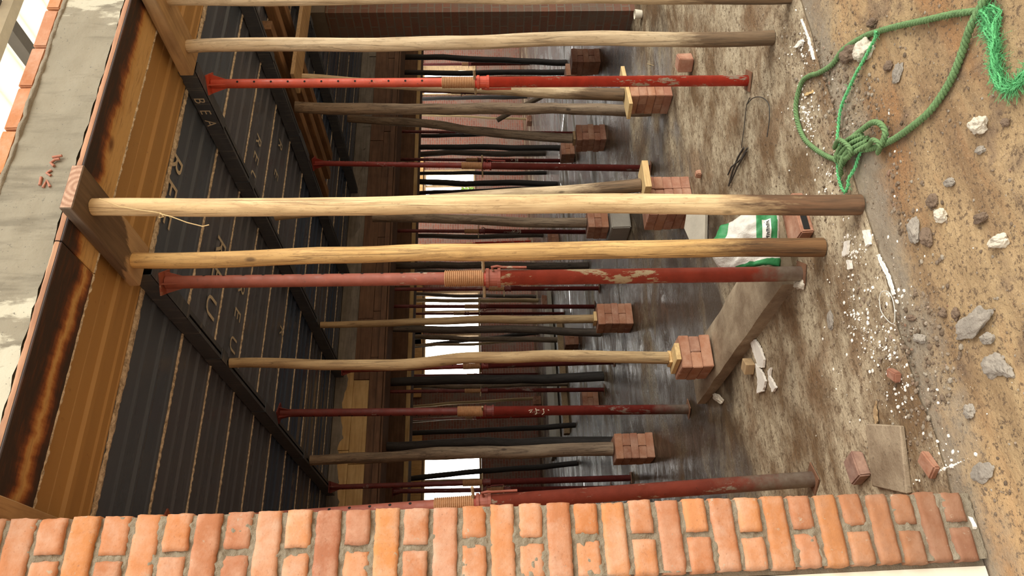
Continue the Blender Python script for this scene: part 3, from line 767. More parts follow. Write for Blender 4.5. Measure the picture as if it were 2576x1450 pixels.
# front props
b = on_floor(2018,689); prop('chipped red steel prop with cement splashes beside the low concrete plinth', b+Vector((0,0,.003)), on_z(413,711,JB), .037, .031, .505, (M['prop_red2'],M['prop_in']), hole_ang=-3.25, tw=5.9)
b = on_floor(1884,203); prop('bright red steel prop with grey splashes in front of the plank-topped brick stack', b+Vector((0,0,.003)), on_z(528,211,JB), .031, .026, .515, (M['prop_red'],M['prop_in_b']), hole_ang=-1.0, tw=.25)
b = on_floor(1637,424); prop('slim maroon steel prop behind the stack with the pine offcut', b+Vector((0,0,.003)), on_z(790,411,JB), .030, .024, .50, (M['prop_dark'],M['prop_mid']), hole_ang=-3.2)
b = on_floor(1733,1030); prop('maroon steel prop with white scribble standing alone on the wet floor', b+Vector((0,0,.003)), on_z(702,1040,JB), .036, .029, .51, (M['prop_mid'],M['prop_dark']), hole_ang=1.2, tw=-1.8)
scr = bpy.data.objects['steel_prop.003']; scq = scr.rotation_quaternion.inverted(); dc = scq @ (CAM-scr.location); ca_ = atan2(dc.y, dc.x)
for pl in ([(0,0),(10,3),(3,-5)], [(17,6),(20,-5),(17,-10)], [(17,1),(26,1)], [(36,2),(38,-5),(33,-11)], [(34,3),(38,3)], [(47,2),(50,0)]):
    mb = MB(); mb.tube([Vector(((.0372)*cos(ca_+b_*.003/.036), (.0372)*sin(ca_+b_*.003/.036), 1.19-a_*.003)) for a_, b_ in pl], .0035, 6); mb.build('letter', M['white_paint'], parent=scr, loc=(0,0,0))
b = on_floor(2048,1206); prop('red oxide steel prop with grey foot leaning against the brick wall edge', b+Vector((0,0,.003)), plumb_top(b,1270,1262,3.05), .037, .031, .53, (M['prop_low'],M['prop_in']), hole_ang=1.6)
b = on_floor(1588,1203); prop('thin dark prop with see-through holes, second from the brick wall', b+Vector((0,0,.003)), plumb_top(b,850,1226,JB), .030, .025, .50, (M['prop_dark'],M['prop_dark']), hole_ang=.6)
b = on_floor(1538,1229); prop('thin dark prop half hidden by the brick wall, beside the holed one', b+Vector((0,0,.003)), plumb_top(b,900,1238,2.62), .030, .025, .50, (M['prop_dark'],M['prop_dark']), hole_ang=.6)
b = on_floor(1540,922); b.y = 7.53; prop('thin maroon prop at the rear end of the second joist from the brick wall', b+Vector((0,0,.003)), Vector((3.04,7.54,JB)), .031, .025, .50, (M['prop_dark'],M['prop_mid']), hole_ang=.6)

# brick stacks ---------------------------------------------------------------
BL, BW, BH = .220, .1065, .067
def brick_mesh(seed):
    random.seed(seed); mb = MB(); mb.box((-BL/2,-BW/2,0),(BL/2,BW/2,BH-.0015), 0, .0012)
    o = mb.build('brick', M['brick_obj'], loc=Vector((0,0,0)), bevel=.004, segs=2)
    me = o.data; bpy.data.objects.remove(o); return me
BM = [brick_mesh(s) for s in range(6)]; random.seed(11)
CRS = ['bottom','second','third','fourth','fifth','sixth','seventh']
NTH = ['first', 'second']
def one_brick(loc, rz, lab, group=None, mesh=None):
    o = bpy.data.objects.new('brick', mesh or random.choice(BM)); COL.objects.link(o); o.location = loc; o.rotation_euler = (0,0,rz)
    return tag(o, lab, 'brick', group)
def stack(desc, corner, n, group, first=0, z0=None, rz=0.0, gap=.003, wide=False):
    """corner: nearest bottom corner on the floor; the stack runs back and to the far side from it"""
    x, y = corner.x, corner.y; z = (corner.z if z0 is None else z0)+.003; S = BL+.002
    Rm = Matrix.Rotation(rz, 4, 'Z'); org = Vector((x, y, 0))
    for c in range(n):
        top = c == n-1; cn = 'top' if top else CRS[c]
        jx, jy = random.uniform(-.004,.004), random.uniform(-.004,.004)
        for kk in range(2):
            if (c+first) % 2 == 0:   # long side facing the front
                p = Vector((S/2+jx, BW/2+kk*(BW+gap)+jy, 0)); a = 0; w_ = 'front' if kk == 0 else 'back'
            else:
                p = Vector((BW/2+kk*(BW+gap)+jx, S/2+jy, 0)); a = pi/2; w_ = 'wall-side' if kk == 0 else 'pier-side'
            p = org + (Rm @ p); p.z = z
            one_brick(p, rz+a+random.choice((0,pi))+random.uniform(-.006,.006), f'{w_} brick of the {cn} course, {desc}', group)
        if wide:
            p = org + (Rm @ Vector((S+.003+BW/2+(BW-2*0.003 if False else 0), S/2, 0))); p.z = z
            one_brick(p, rz+pi/2+random.uniform(-.006,.006), f'outer brick of the {cn} course, {desc}', group)
        z += BH
    return z
def pt(x, y):
    p = on_floor(x, y)
    if p.y > 19.3: p = on_y(x, y, 19.3); p.z = .17
    return p
S = {}
cB1 = pt(1694,240); S['b1'] = stack('stack topped by the long pale plank', cB1, 5, 'bricks of the plank-topped stack', 1)
cB2 = pt(1527,351); S['b2'] = stack('stack under the knotty grey log', cB2, 5, 'bricks under the knotty grey log')
cB3 = pt(1750,537); S['b3'] = stack('stack topped by the thick pine offcut', cB3, 5, 'bricks under the pine offcut', wide=True)
cB5 = pt(1595,814); S['b5'] = stack('stack under the slim tan log', cB5, 5, 'bricks under the slim tan log')
cB7 = pt(1650,1151); S['b7'] = stack('stack under the split log by the wall', cB7, 5, 'bricks under the split log')
# plinth (low concrete strip) carrying B6
pn0, pn1 = on_z(1985,745,.075), on_z(1975,632,.075)
zP = .085
mb = MB(); nX, nY = 10, 40; PX0 = on_z(1985,742,0).x; PX1 = PX0+.36; PY0, PY1 = 3.235, 5.0
# top surface and flanks with uneven edges
vs = []
for j in range(nY+1):
    for i in range(nX+1):
        Y = PY0+(PY1-PY0)*j/nY; X = PX0+(PX1-PX0)*i/nX + .010*nz((0,Y,0), 3, i//9)
        vs.append((X, Y, zP+.006*nz((X,Y,0), 6, 3)-(.012 if i in (0,nX) or j in (0,nY) else 0)-.02*smooth(.75,1,i/nX)))
b0 = len(mb.v); mb.add(vs, [(j*(nX+1)+i, j*(nX+1)+i+1, (j+1)*(nX+1)+i+1, (j+1)*(nX+1)+i) for j in range(nY) for i in range(nX)], 0, True)
def skirt(idx):
    top = [vs[q] for q in idx]; bot = [(p[0], p[1], -.01) for p in top]; n = len(idx)
    mb.add(top+bot, [(q, n+q, n+q+1, q+1) for q in range(n-1)], 0, True)
skirt([j*(nX+1) for j in range(nY, -1, -1)]); skirt([j*(nX+1)+nX for j in range(nY+1)]); skirt(list(range(nX+1))); skirt([nY*(nX+1)+q for q in range(nX, -1, -1)])
struct(mb.build('floor_plinth', M['mud_plinth']), 'low muddy concrete strip running back from the chipped red prop', 'plinth')
cB6 = on_z(1798,922,zP+.012); S['b6'] = stack('large near stack on the low concrete strip', cB6, 3, 'bricks on the low concrete strip', 0, zP+.012, gap=.003)
# B4 on a concrete block
cB4 = pt(1588,572)
blk = MB(); blk.box((cB4.x-.02, cB4.y-.03, cB4.z+.002), (cB4.x+.34, cB4.y+.32, cB4.z+.20), 0, .008)
tag(blk.build('concrete_block', M['concrete_plain'], bevel=.01, segs=2), 'grey concrete block under three brick courses behind the tallest log', 'block')
S['b4'] = stack('short stack on the grey concrete block', Vector((cB4.x+.02, cB4.y+.02, 0)), 3, 'bricks on the concrete block', 0, cB4.z+.21)

# planks and wedges on the stacks
def offcut(lab, c, dx, dy, z, t, ox=0, oy=0, mat='tim_pale', rz=0, name='timber_offcut'):
    mb = MB(); Mx = Matrix.Translation((c.x+ox, c.y+oy, z)) @ Matrix.Rotation(rz, 4, 'Z'); mb.box((-dx/2,-dy/2,0),(dx/2,dy/2,t), 0, .001, Mx)
    return tag(mb.build(name, M[mat], bevel=.002), lab, 'offcut')
cen = lambda c: Vector((c.x+.11, c.y+.11, 0))
offcut('long pale plank lying across the top of a brick stack', cen(cB1), .52, .15, S['b1']+.002, .03, .02, -.01, 'tim_pale', .22, 'timber_plank')
oc = on_z(1622,455,S['b3']+.025); offcut('thick pine offcut bedded on the stack behind the tallest log', oc, .24, .17, S['b3']+.002, .045, 0, 0, 'tim_pale', .05)
offcut('small dark packing piece under the knotty grey log', cen(cB2), .12, .12, S['b2']+.002, .03, 0, 0, 'tim_tan')
offcut('small yellow packing piece under the slim tan log', cen(cB5), .10, .12, S['b5']+.002, .03, 0, 0, 'tim_pale')
offcut('yellow pine pad on the large near brick stack', cen(cB6), .12, .20, S['b6']+.002, .03, -.015, -.02, 'tim_pale_y', .1)
offcut('yellow pine wedge between pad and tan log on the large near stack', cen(cB6), .085, .07, S['b6']+.034, .022, 0, .02, 'tim_pale_y', .1, 'timber_wedge')

# logs on stacks
def on_stack(lab, c, z, x, y, r0, r1, mat, wob, seed, top_z=None, top_pt=None, lump=.07, ox=0, oy=0):
    base = cen(c); base.x += ox; base.y += oy; base.z = z+.003
    top = top_pt if top_pt is not None else plumb_top(base, x, y, top_z)
    return log('log_post', lab, base, top, r0, r1, mat, wob, seed, lump)
on_stack('grey bleached log standing on the long pale plank of the brick stack', cB1, S['b1']+.033, 690, 193, .052, .034, M['wood_bleach'], .02, 21, JB, None, .06, .0)
bb = pt(1672,232); log('log_post', 'gnarled grey-brown log just behind the plank-topped brick stack', Vector((bb.x+.17, bb.y+.42, floor_z(0,bb.y+.42)+EP)), on_z(742,268,JB), .052, .046, M['wood_grey'], .03, 24, .16)
on_stack('knotty dark grey log on the stack behind the maroon prop row', cB2, S['b2']+.033, 852, 295, .055, .045, M['wood_grey'], .03, 31, JB, None, .14)
lb = on_z(1611,466,S['b3']+.05); log('log_post', 'pale grey leaning log footed on the thick pine offcut', lb, plumb_top(lb,1000,516,3.05), .050, .042, M['wood_bleach'], .012, 35, .06)
on_stack('greyish log on the short stack with the concrete block', cB4, S['b4']+.002, 1000, 549, .05, .045, M['wood_grey'], .012, 37, 2.64, None, .06, .02, 0)
on_stack('slim tan log on the stack by the water, under the second joist', cB5, S['b5']+.033, 808, 817, .042, .030, M['wood_tan'], .02, 41, JB, on_z(806,818,JB))
on_stack('tan crooked log on the large near brick stack', cB6, S['b6']+.058, 580, 913, .040, .030, M['wood_tan'], .03, 45, JB, on_z(578,914,JB))
on_stack('split grey log on the stack nearest the brick wall', cB7, S['b7']+.002, 782, 1157, .06, .045, M['wood_grey'], .02, 51, JB, on_z(781,1159,JB), .16)

# ------------------------------------------------------------------ downstand formwork (beams across the hall)
YA, ZA = 7.72, 2.66
r = empty('beam_formwork', (4, YA, ZA), 'brown boarded formwork of the downstand beam across the hall', 'formwork')
def fpart(name, lo, hi, mat, bev=.002):
    mb = MB(); mb.box(tuple(Vector(lo)-r.location), tuple(Vector(hi)-r.location), 0, .002); return mb.build(name, mat, parent=r, loc=(0,0,0), bevel=bev)
random.seed(5)
rows = [(ZA+.02, ZA+.15, .95), (ZA+.152, ZA+.32, 1.3), (ZA+.322, 3.168, 1.1)]
for ri_, (za, zb, ln) in enumerate(rows):
    x = .6
    while x < 11.5:
        L = ln*random.uniform(.5, 1.4); x1 = min(11.5, x+L)
        mt = M['tim_brown'] if ri_ < 2 else M['tim_grey']
        if ri_ >= 1 and .5 < x < 2.45: mt = M['tim_pale']
        fpart('board', (x+.003, YA+random.uniform(-.008,.004), za), (x1-.003, YA+.025, zb), mt); x = x1
fpart('rail', (.6, YA-.05, ZA), (11.5, YA-.012, ZA+.06), M['tim_brown']); fpart('soffit_board', (.6, YA, ZA-.02), (11.5, YA+.40, ZA), M['tim_brown']); fpart('back_board', (.6, YA+.40, ZA-.02), (11.5, YA+.43, 3.165), M['tim_brown'])
mb = MB(); n = 260; vs = []
for i in range(n+1):
    X = .7+10*i/n; d = .10+.06*nz((X,0,0), 4, 2)+.07*abs(nz((X,0,0), 22, 3))
    vs += [(X, YA-.010, 3.17), (X, YA-.0095, 3.17-d)]
vs = [tuple(Vector(q)-r.location) for q in vs]
mb.add(vs, [(i*2, i*2+2, i*2+3, i*2+1) for i in range(n)]); mb.build('cement_drips', M['tim_grey'], parent=r, loc=(0,0,0))
YF, ZF = 10.02, 2.66
r = empty('beam_formwork', (6, YF, ZF), 'dark second downstand formwork with pale timber bottom edge, behind the boarded one', 'formwork')
fpart('face_panel', (1, YF, ZF), (16, YF+.03, 3.29), M['tim_brown']); fpart('edge_timber', (1, YF-.03, ZF-.05), (16, YF+.01, ZF+.01), M['tim_pale']); fpart('soffit_board', (1, YF+.01, ZF-.04), (16, YF+.45, ZF), M['tim_brown'])
struct_beam = MB(); struct_beam.box((.6,YA+.03,ZA+.002),(11.5,YA+.395,3.16)); struct(struct_beam.build('concrete_beam', M['concrete_plain']), 'concrete beam cast in the boarded formwork', 'beam')

# timber joists and cross board near the pier
for i, (x, y) in enumerate(((662,10),(690,10),(716,12))):
    p = on_z(x, y, 3.10)
    mb = MB(); mb.box((p.x-.045, 4.1, 3.09), (p.x+.045, 6.3, 3.168)); tag(mb.build('timber_joist', M['tim_brown_y'], bevel=.003), ['brown timber joist closest to the middle steel joist by the pier','brown timber joist between two others by the pier','brown timber joist closest to the brown brick pier'][i], 'joist', 'timber joists by the pier')
pa, pb = on_z(745,150,3.02), on_z(760,150,3.02)
mb = MB(); mb.box((4.28, pa.y-.1, 2.99), (6.4, pa.y+.12, 3.02)); tag(mb.build('cross_board', M['tim_tan'], bevel=.003), 'pale board laid across under the timber joists by the pier', 'board')

# pier on the right
p0 = on_floor(1598,27)
PX, PY = p0.x, p0.y
rd = ray(1585,110); PYB = PX*rd.y/rd.x
mb = MB(); mb.box((PX, PY, 0), (PX+1.6, PYB, 3.02)); struct(mb.build('wall_right', M['wall_pier']), 'brown brick pier at the side of the hall', 'wall')
mb = MB(); mb.box((PX-.02, PY-.02, 3.025), (PX+1.7, PYB+.02, 3.165), 0, .004); struct(mb.build('pier_lintel', M['concrete_dark']), 'grey concrete beam on top of the brown brick pier', 'beam')

# ------------------------------------------------------------------ far wall with window openings
YW = 20.5
wins = [(240,165,1063,1197),(506,428,1066,1196),(832,735,1064,1208),(958,842,1064,1210),(1290,1130,1062,1212)]
ops = []
for ya, yb, xt, xb in wins:
    xm = (ya+yb)/2
    a, b = on_y((xt+xb)/2, ya, YW).x, on_y((xt+xb)/2, yb, YW).x
    ops.append((min(a,b), max(a,b), on_y(xb, xm, YW).z, on_y(xt, xm, YW).z))
ops.sort()
mb = MB(); x = 2.0
for a, b, z0, z1 in ops:
    mb.box((x, YW, .17), (a, YW+.22, 3.95)); mb.box((a, YW, .17), (b, YW+.22, z0)); mb.box((a, YW, z1), (b, YW+.22, 3.95)); x = b
mb.box((x, YW, .17), (29, YW+.22, 3.95))
struct(mb.build('wall_back', M['wall_far']), 'far red brick wall pierced by bright window openings', 'wall')
for i, (a, b, z0, z1) in enumerate(ops):
    mb = MB(); t = .06
    mb.box((a+.003, YW-.03, z0), (a+t, YW+.2, z1)); mb.box((b-t, YW-.03, z0), (b-.003, YW+.2, z1)); mb.box((a+t, YW-.03, z1-t), (b-t, YW+.2, z1-.003)); mb.box((a+t, YW-.03, z0+.003), (b-t, YW+.2, z0+t))
    mb.box(((a+b)/2-.03, YW+.02, z0+t), ((a+b)/2+.03, YW+.08, z1-t))
    struct(mb.build(f'window_{i+1}', M['tim_tan']), f'far window opening with timber frame, {["first","second","third","fourth","fifth"][i]} from the brick wall side', 'window')
    mb = MB(); mb.box((a-.5, YW-.08, z1+.02), (b+.5, YW-.004, 3.94)); tag(mb.build('lintel_board', M['tim_orange_lit'], bevel=.004), f'pale lintel board above the {["first","second","third","fourth","fifth"][i]} far window from the brick wall side', 'board', 'lintel boards over the far windows')
mb = MB(); mb.box((29, 2.5, 0), (29.3, 21, 3.95)); mb.box((-3.2,2.6,0),(-3,21.5,3.95)); struct(mb.build('wall_side', M['wall_far']), 'brick side walls enclosing the hall', 'wall')
mb = MB(); mb.box((-3, YW, .17), (2.0, YW+.22, 3.95)); struct(mb.build('wall_rear', M['wall_far']), 'red brick rear wall behind the near brick wall', 'wall')
# bush beyond a window
random.seed(3)
a, b, z0, z1 = ops[3]
bc = Vector(((a+b)/2+1.6, 25, 0))
rt_ = MB()
for i in range(900):
    th, u = random.uniform(0,2*pi), random.uniform(-.3,1); rr = random.uniform(.6,1)**.5
    c_ = bc+Vector((cos(th)*1.5*rr*sqrt(max(0,1-u*u)), sin(th)*1.2*rr*sqrt(max(0,1-u*u)), 1.7+u*1.5*rr))
    d1 = Vector((random.uniform(-1,1),random.uniform(-1,1),random.uniform(-1,1))).normalized()*.16; d2 = d1.orthogonal().normalized()*.08
    rt_.add([c_-d1, c_+d2, c_+d1, c_-d2], [(0,1,2,3)])
er = empty('garden_bush', bc, 'yellow-green bush outside a far window', 'bush')
o = rt_.build('foliage', M['leaf'], parent=er, loc=-bc); mb = MB(); mb.tube([(0,0,-.01),(0,0,1.6)], .06); mb.build('stem', M['trunk'], parent=er, loc=(0,0,0))

# ------------------------------------------------------------------ far posts
# (kind, top x,y, foot x,y, diameter px, top height, label)
FAR = [
 ('blk', 905,141, 1424,158, 13, 2.64, 'thick black log in the dark corner by the brown brick pier'),
 ('blk', 880,184, 1437,182, 12, 3.05, 'black log second from the brown brick pier, just above the bright red prop'),
 ('pd', 1005,229, 1400,238, 7, 2.6, 'thin holed prop seen between the bright red prop and the grey log'),
 ('tan', 1055,289, 1322,300, 5, 2.6, 'far thin pale-footed post standing on a small brick pile'),
 ('pd', 975,331, 1452,336, 8, 2.64, 'thin dark prop directly behind the knotty grey log'),
 ('blk', 995,370, 1418,374, 13, 2.64, 'thick black log beside the knotty grey log stack'),
 ('drk', 1010,386, 1372,385, 13, 2.6, 'dark log between the thick black log and the slim maroon prop'),
 ('blk', 1000,341, 1402,338, 9, 2.64, 'black log tight below the knotty grey log'),
 ('pd', 1003,163, 1332,160, 7, 2.6, 'thin far prop between the two black logs by the pier'),
 ('grey', 1003,198, 1352,195, 7, 2.6, 'thin grey far log hidden along the bright red prop'),
 ('blk', 1012,251, 1300,243, 9, 2.6, 'far black log just above the gnarled log'),
 ('pd', 996,401, 1440,405, 8, 2.64, 'dark prop with pale lettering next to the slim maroon prop'),
 ('blk', 1040,438, 1374,435, 8, 2.6, 'thin black pole in front of the leafy far window'),
 ('blk', 1033,457, 1401,464, 13, 2.6, 'thick black log crossing the leafy far window'),
 ('blk', 985,488, 1382,474, 9, 2.64, 'leaning black pole just beside the tallest front log'),
 ('drk', 1045,551, 1378,556, 7, 2.6, 'dark pole half hidden behind the tallest front log'),
 ('pd', 983,581, 1478,584, 9, 2.64, 'dark prop with pale lettering between the two tallest front logs'),
 ('drk', 983,596, 1366,591, 11, 2.64, 'dark log beside the lettered prop between the two tallest front logs'),
 ('pr', 1060,616, 1338,607, 4, 2.6, 'far thin red prop between the two tallest front logs'),
 ('drk', 985,668, 1480,669, 16, 2.64, 'thick dark log between the golden log and the chipped red prop'),
 ('drk', 992,679, 1302,690, 9, 2.64, 'thin dark log just above the chipped red prop'),
 ('pr', 1060,694, 1372,686, 5, 2.6, 'far thin red prop just above the chipped red prop'),
 ('pd', 1030,728, 1508,726, 9, 2.64, 'maroon prop tucked behind the chipped red prop'),
 ('drk', 1040,740, 1342,747, 8, 2.6, 'thin dark log on the small far brick pile beside the chipped red prop'),
 ('tan', 1062,758, 1330,757, 9, 2.6, 'far tan log crossing the widest far window'),
 ('pd', 985,771, 1497,772, 9, 2.64, 'dark prop just above the slim tan log'),
 ('pd', 995,790, 1420,789, 6, 2.64, 'thin dark prop hidden along the slim tan log'),
 ('pr', 1090,812, 1366,809, 4, 2.6, 'far bright red prop right below the slim tan log'),
 ('drk', 975,826, 1512,838, 17, 2.64, 'thick dark log beside the slim tan log stack'),
 ('grey', 990,851, 1411,856, 12, 2.64, 'grey crooked log on the far brick pile between the two tan logs'),
 ('blk', 1033,873, 1316,838, 9, 2.6, 'leaning dark pole between the two tan logs'),
 ('tan', 1060,870, 1310,858, 6, 2.6, 'far pale pole between the two tan logs'),
 ('pd', 975,946, 1316,943, 6, 2.64, 'thin far prop above the thick dark pair of logs'),
 ('blk', 966,962, 1519,947, 21, 2.64, 'very thick dark log, first of the pair beyond the tan crooked log'),
 ('grey', 985,971, 1428,966, 11, 2.64, 'greyer log, second of the pair beyond the tan crooked log'),
 ('pd', 970,986, 1521,981, 9, 2.64, 'dark maroon prop beside the thick dark pair of logs'),
 ('tan', 1062,1022, 1318,1003, 7, 2.6, 'far pale leaning log on a small brick pile by the scribbled prop'),
 ('grey', 970,1063, 1330,1042, 8, 2.64, 'thin leaning grey log just below the scribbled prop'),
 ('pr', 1150,1053, 1342,1048, 5, 2.5, 'far bright red prop below the scribbled prop'),
 ('blk', 1046,1091, 1448,1070, 11, 2.6, 'leaning black log with a square timber cap'),
 ('blk', 968,1124, 1546,1112, 23, 2.63, 'very thick dark log with a timber cap beside the split log'),
 ('blk', 1036,1203, 1452,1166, 12, 2.6, 'leaning dark log with a timber cap near the brick wall'),
 ('pd', 1060,1262, 1330,1247, 6, 2.6, 'thin holed far prop against the last window by the brick wall'),
]
KM = {'blk':'wood_backlit','drk':'wood_dark','tan':'wood_tan','grey':'wood_grey'}
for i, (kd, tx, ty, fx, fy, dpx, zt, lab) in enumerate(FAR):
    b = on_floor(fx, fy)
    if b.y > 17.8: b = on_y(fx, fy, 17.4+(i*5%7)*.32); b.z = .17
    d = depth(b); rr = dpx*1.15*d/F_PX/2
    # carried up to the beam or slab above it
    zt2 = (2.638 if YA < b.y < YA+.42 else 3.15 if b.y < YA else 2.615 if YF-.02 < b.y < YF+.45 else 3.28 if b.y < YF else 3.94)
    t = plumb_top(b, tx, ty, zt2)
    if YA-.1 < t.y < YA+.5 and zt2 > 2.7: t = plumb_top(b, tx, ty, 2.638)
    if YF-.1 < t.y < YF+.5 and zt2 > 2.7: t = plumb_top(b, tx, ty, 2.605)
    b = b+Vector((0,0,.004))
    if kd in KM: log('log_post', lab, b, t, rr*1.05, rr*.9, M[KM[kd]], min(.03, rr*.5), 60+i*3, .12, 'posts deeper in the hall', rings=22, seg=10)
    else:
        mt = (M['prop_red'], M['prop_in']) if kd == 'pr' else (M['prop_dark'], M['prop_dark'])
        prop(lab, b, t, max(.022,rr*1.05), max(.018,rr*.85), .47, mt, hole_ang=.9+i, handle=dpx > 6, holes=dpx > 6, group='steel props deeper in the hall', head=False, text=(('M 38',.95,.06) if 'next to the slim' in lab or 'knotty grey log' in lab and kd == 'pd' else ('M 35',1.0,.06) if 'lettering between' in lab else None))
# timber caps
for lab, x, y, s in (('square timber cap on the leaning black log', 1036,1093,.16), ('timber cap on the very thick dark log', 962,1125,.2), ('timber cap near the brick wall', 1030,1198,.14)): pass
# diagonal braces
q = on_floor(1385,233); p = at_d(1250,303,depth(q))
log('brace_pole', 'grey diagonal brace pole leaning in the far hall behind the gnarled log', q+Vector((0,0,.01)), p, .05, .05, M['wood_grey'], .01, 7, .1, None, 'brace', 12, 8)

# far brick piles
FP = [('far pile by the brown brick pier', 1512,156, 5), ('dark pile beside the black log by the pier', 1462,189, 3), ('far dark pile beside the thick black log', 1447,388, 3), ('far pile between the two tallest logs', 1407,611, 3), ('far pile beside the chipped red prop', 1388,766, 3), ('far pile between the two tan logs', 1457,867, 3), ('far pile by the scribbled prop', 1362,1017, 3), ('far pile under the pale-footed post', 1338,305, 2), ('low far pile behind the scribbled prop', 1508,1021, 3)]
for ds, x, y, n in FP:
    stack(ds, pt(x, y), n, 'bricks of the '+ds, 0)
# pale slab and cross timber in the far hall
q = pt(1412,1105)
mb = MB(); mb.box((q.x, q.y, .171), (q.x+3.2, q.y+1.6, .26), 0, .01); tag(mb.build('concrete_slab', M['concrete_pale'], bevel=.01), 'low pale concrete slab on the floor of the far hall', 'slab')
p = pt(1428,1112)
mb = MB(); mb.box((p.x, p.y-.5, .172), (p.x+2.2, p.y-.38, .272)); tag(mb.build('timber_length', M['tim_tan']), 'timber length lying in front of the low pale slab', 'timber')

# ------------------------------------------------------------------ sack
def sack():
    base = on_z(1964, 606, .09); base.z = .088
    R_ = Matrix.Rotation(-YAW*.9, 4, 'Z')
    root = empty('cement_sack', base+Vector((0,0,.004)), 'crumpled white and green cement sack slumped behind the golden log', 'sack')
    root.rotation_euler = (0,0,-YAW*.95)
    mb = MB(); nu, nv = 30, 26; vs = []
    H_, W_, D_ = .31, .31, .10
    def surf(u, v, back):
        # u across (-1..1), v up (0..1); the sack slumps and folds over at the top
        puff = (max(0,1-abs(u)**2.6))**.6*(max(0,1-abs(2*v-1)**6))**.5
        x = u*W_*.5*(1-.25*v*v)+.03*sin(v*4+1); y = .10*v + (D_*.45*puff if back else -D_*.45*puff); z = v*H_*(1-.18*(u*u)*v)
        d = .016*nz((x*3,y*2,z*3), 4, 2)+.012*(.4-abs(nz((x,y*.3,z), 17, 5))*2)*puff+.004*nz((x,y,z), 60, 5)
        return Vector((x+d, y-d*1.4, max(0.0, z+d*v)))
    for back in (0, 1):
        vs = [surf(-1+2*i/nu, j/nv, back) for j in range(nv+1) for i in range(nu+1)]
        fs, mi = [], []
        for j in range(nv):
            for i in range(nu):
                f = (j*(nu+1)+i, j*(nu+1)+i+1, (j+1)*(nu+1)+i+1, (j+1)*(nu+1)+i)
                if back: f = tuple(reversed(f))
                u = -1+2*(i+.5)/nu; v = (j+.5)/nv
                gr = (not back) and ((-.45 < u < .84 and .07 < v < .40) or (u < -.72 and v < .75) or (v > .86 and u > 0))
                if back: gr = True
                mb.add([vs[q] for q in f], [(0,1,2,3)], 1 if gr else 0, True)
    body = mb.build('sack_body', [M['sack'], M['sack_green']], parent=root, loc=(0,0,0))
    bm = bmesh.new(); bm.from_mesh(body.data); bmesh.ops.remove_doubles(bm, verts=bm.verts, dist=.0004); bm.to_mesh(body.data); bm.free()
    # printed white label with black lettering, and round mark
    def lab_patch(u0, u1, v0, v1, off, mat, name, n=8):
        mb = MB(); vs = []
        for j in range(n+1):
            for i in range(n+1):
                p = surf(u0+(u1-u0)*i/n, v0+(v1-v0)*j/n, 0); vs.append(p+Vector((0,-off,off*.3)))
        mb.add(vs, [(j*(n+1)+i, j*(n+1)+i+1, (j+1)*(n+1)+i+1, (j+1)*(n+1)+i) for j in range(n) for i in range(n)], 0, True)
        return mb.build(name, mat, parent=root, loc=(0,0,0))
    lab_patch(-.15, .52, .17, .30, .0025, M['sack_white'], 'printed_label')
    mb = MB(); random.seed(9)
    def chip_(u0, u1, v0, v1):
        mb.add([surf(a, b, 0)+Vector((0,-.0045,.001)) for a, b in ((u0,v0),(u1,v0),(u1,v1),(u0,v1))], [(0,1,2,3)])
    for q_ in range(6):
        u0 = -.09+q_*.097
        chip_(u0, u0+.022, .195, .245); chip_(u0+.05, u0+.072, .195, .235 if q_ % 2 else .245); chip_(u0, u0+.072, .218, .230)
        if q_ % 2 == 0: chip_(u0, u0+.072, .238, .247)
    chip_(-.08, .46, .262, .268)
    mb.build('lettering', M['ink'], parent=root, loc=(0,0,0))
    mb = MB()
    for rr, r2 in ((.085,.06), (.045,.03)):
        vs = []
        for kk in range(25):
            a = 2*pi*kk/24
            for q in (rr, r2): vs.append(surf(-.25+q*1.6*cos(a), .62+q*1.5*sin(a), 0)+Vector((0,-.003,.001)))
        mb.add(vs, [(kk*2, kk*2+2, kk*2+3, kk*2+1) for kk in range(24)], 0, True)
    vs = [surf(-.25+.03*1.6*cos(a), .62+.03*1.5*sin(a), 0)+Vector((0,-.003,.001)) for a in (pi/2, pi/2+2.1, pi/2+4.2)]
    mb.add(vs, [(0,1,2)]); mb.build('printed_emblem', M['ink'], parent=root, loc=(0,0,0))
sack()

# ------------------------------------------------------------------ rope
def rope_tube(mb, pts, rad, strands=3, pitch=.05, res=.006, seg=6, mi=0):
    pts = [Vector(p) for p in pts]
    # Catmull-Rom resample
    P_ = [pts[0]]+pts+[pts[-1]]; out = []
    for i in range(1, len(P_)-2):
        p0,p1,p2,p3 = P_[i-1],P_[i],P_[i+1],P_[i+2]; n = max(2, int((p2-p1).length/res))
        for kk in range(n):
            t = kk/n; out.append(.5*((2*p1)+(p2-p0)*t+(2*p0-5*p1+4*p2-p3)*t*t+(3*p1-p0-3*p2+p3)*t*t*t))
    out.append(pts[-1]); s = 0; lens = [0]
    for i in range(1, len(out)): s += (out[i]-out[i-1]).length; lens.append(s)
    for st in range(strands):
        sp = []
        for i, p in enumerate(out):
            t = (out[min(i+1,len(out)-1)]-out[max(0,i-1)]).normalized(); sd = t.cross(Vector((0,0,1))); sd = sd.normalized() if sd.length > .01 else Vector((1,0,0)); upv = sd.cross(t)
            th = 2*pi*(lens[i]/pitch+st/strands)
            sp.append(p+(sd*cos(th)+upv*sin(th))*rad*.56)
        mb.tube(sp, rad*.52, seg, mi)
def gp(x, y, z=.016):
    p = on_z(x, y, 0); return Vector((p.x, p.y, max(ground_z(p.x,p.y) if p.y < 2.5 else .002, -.01)+z))
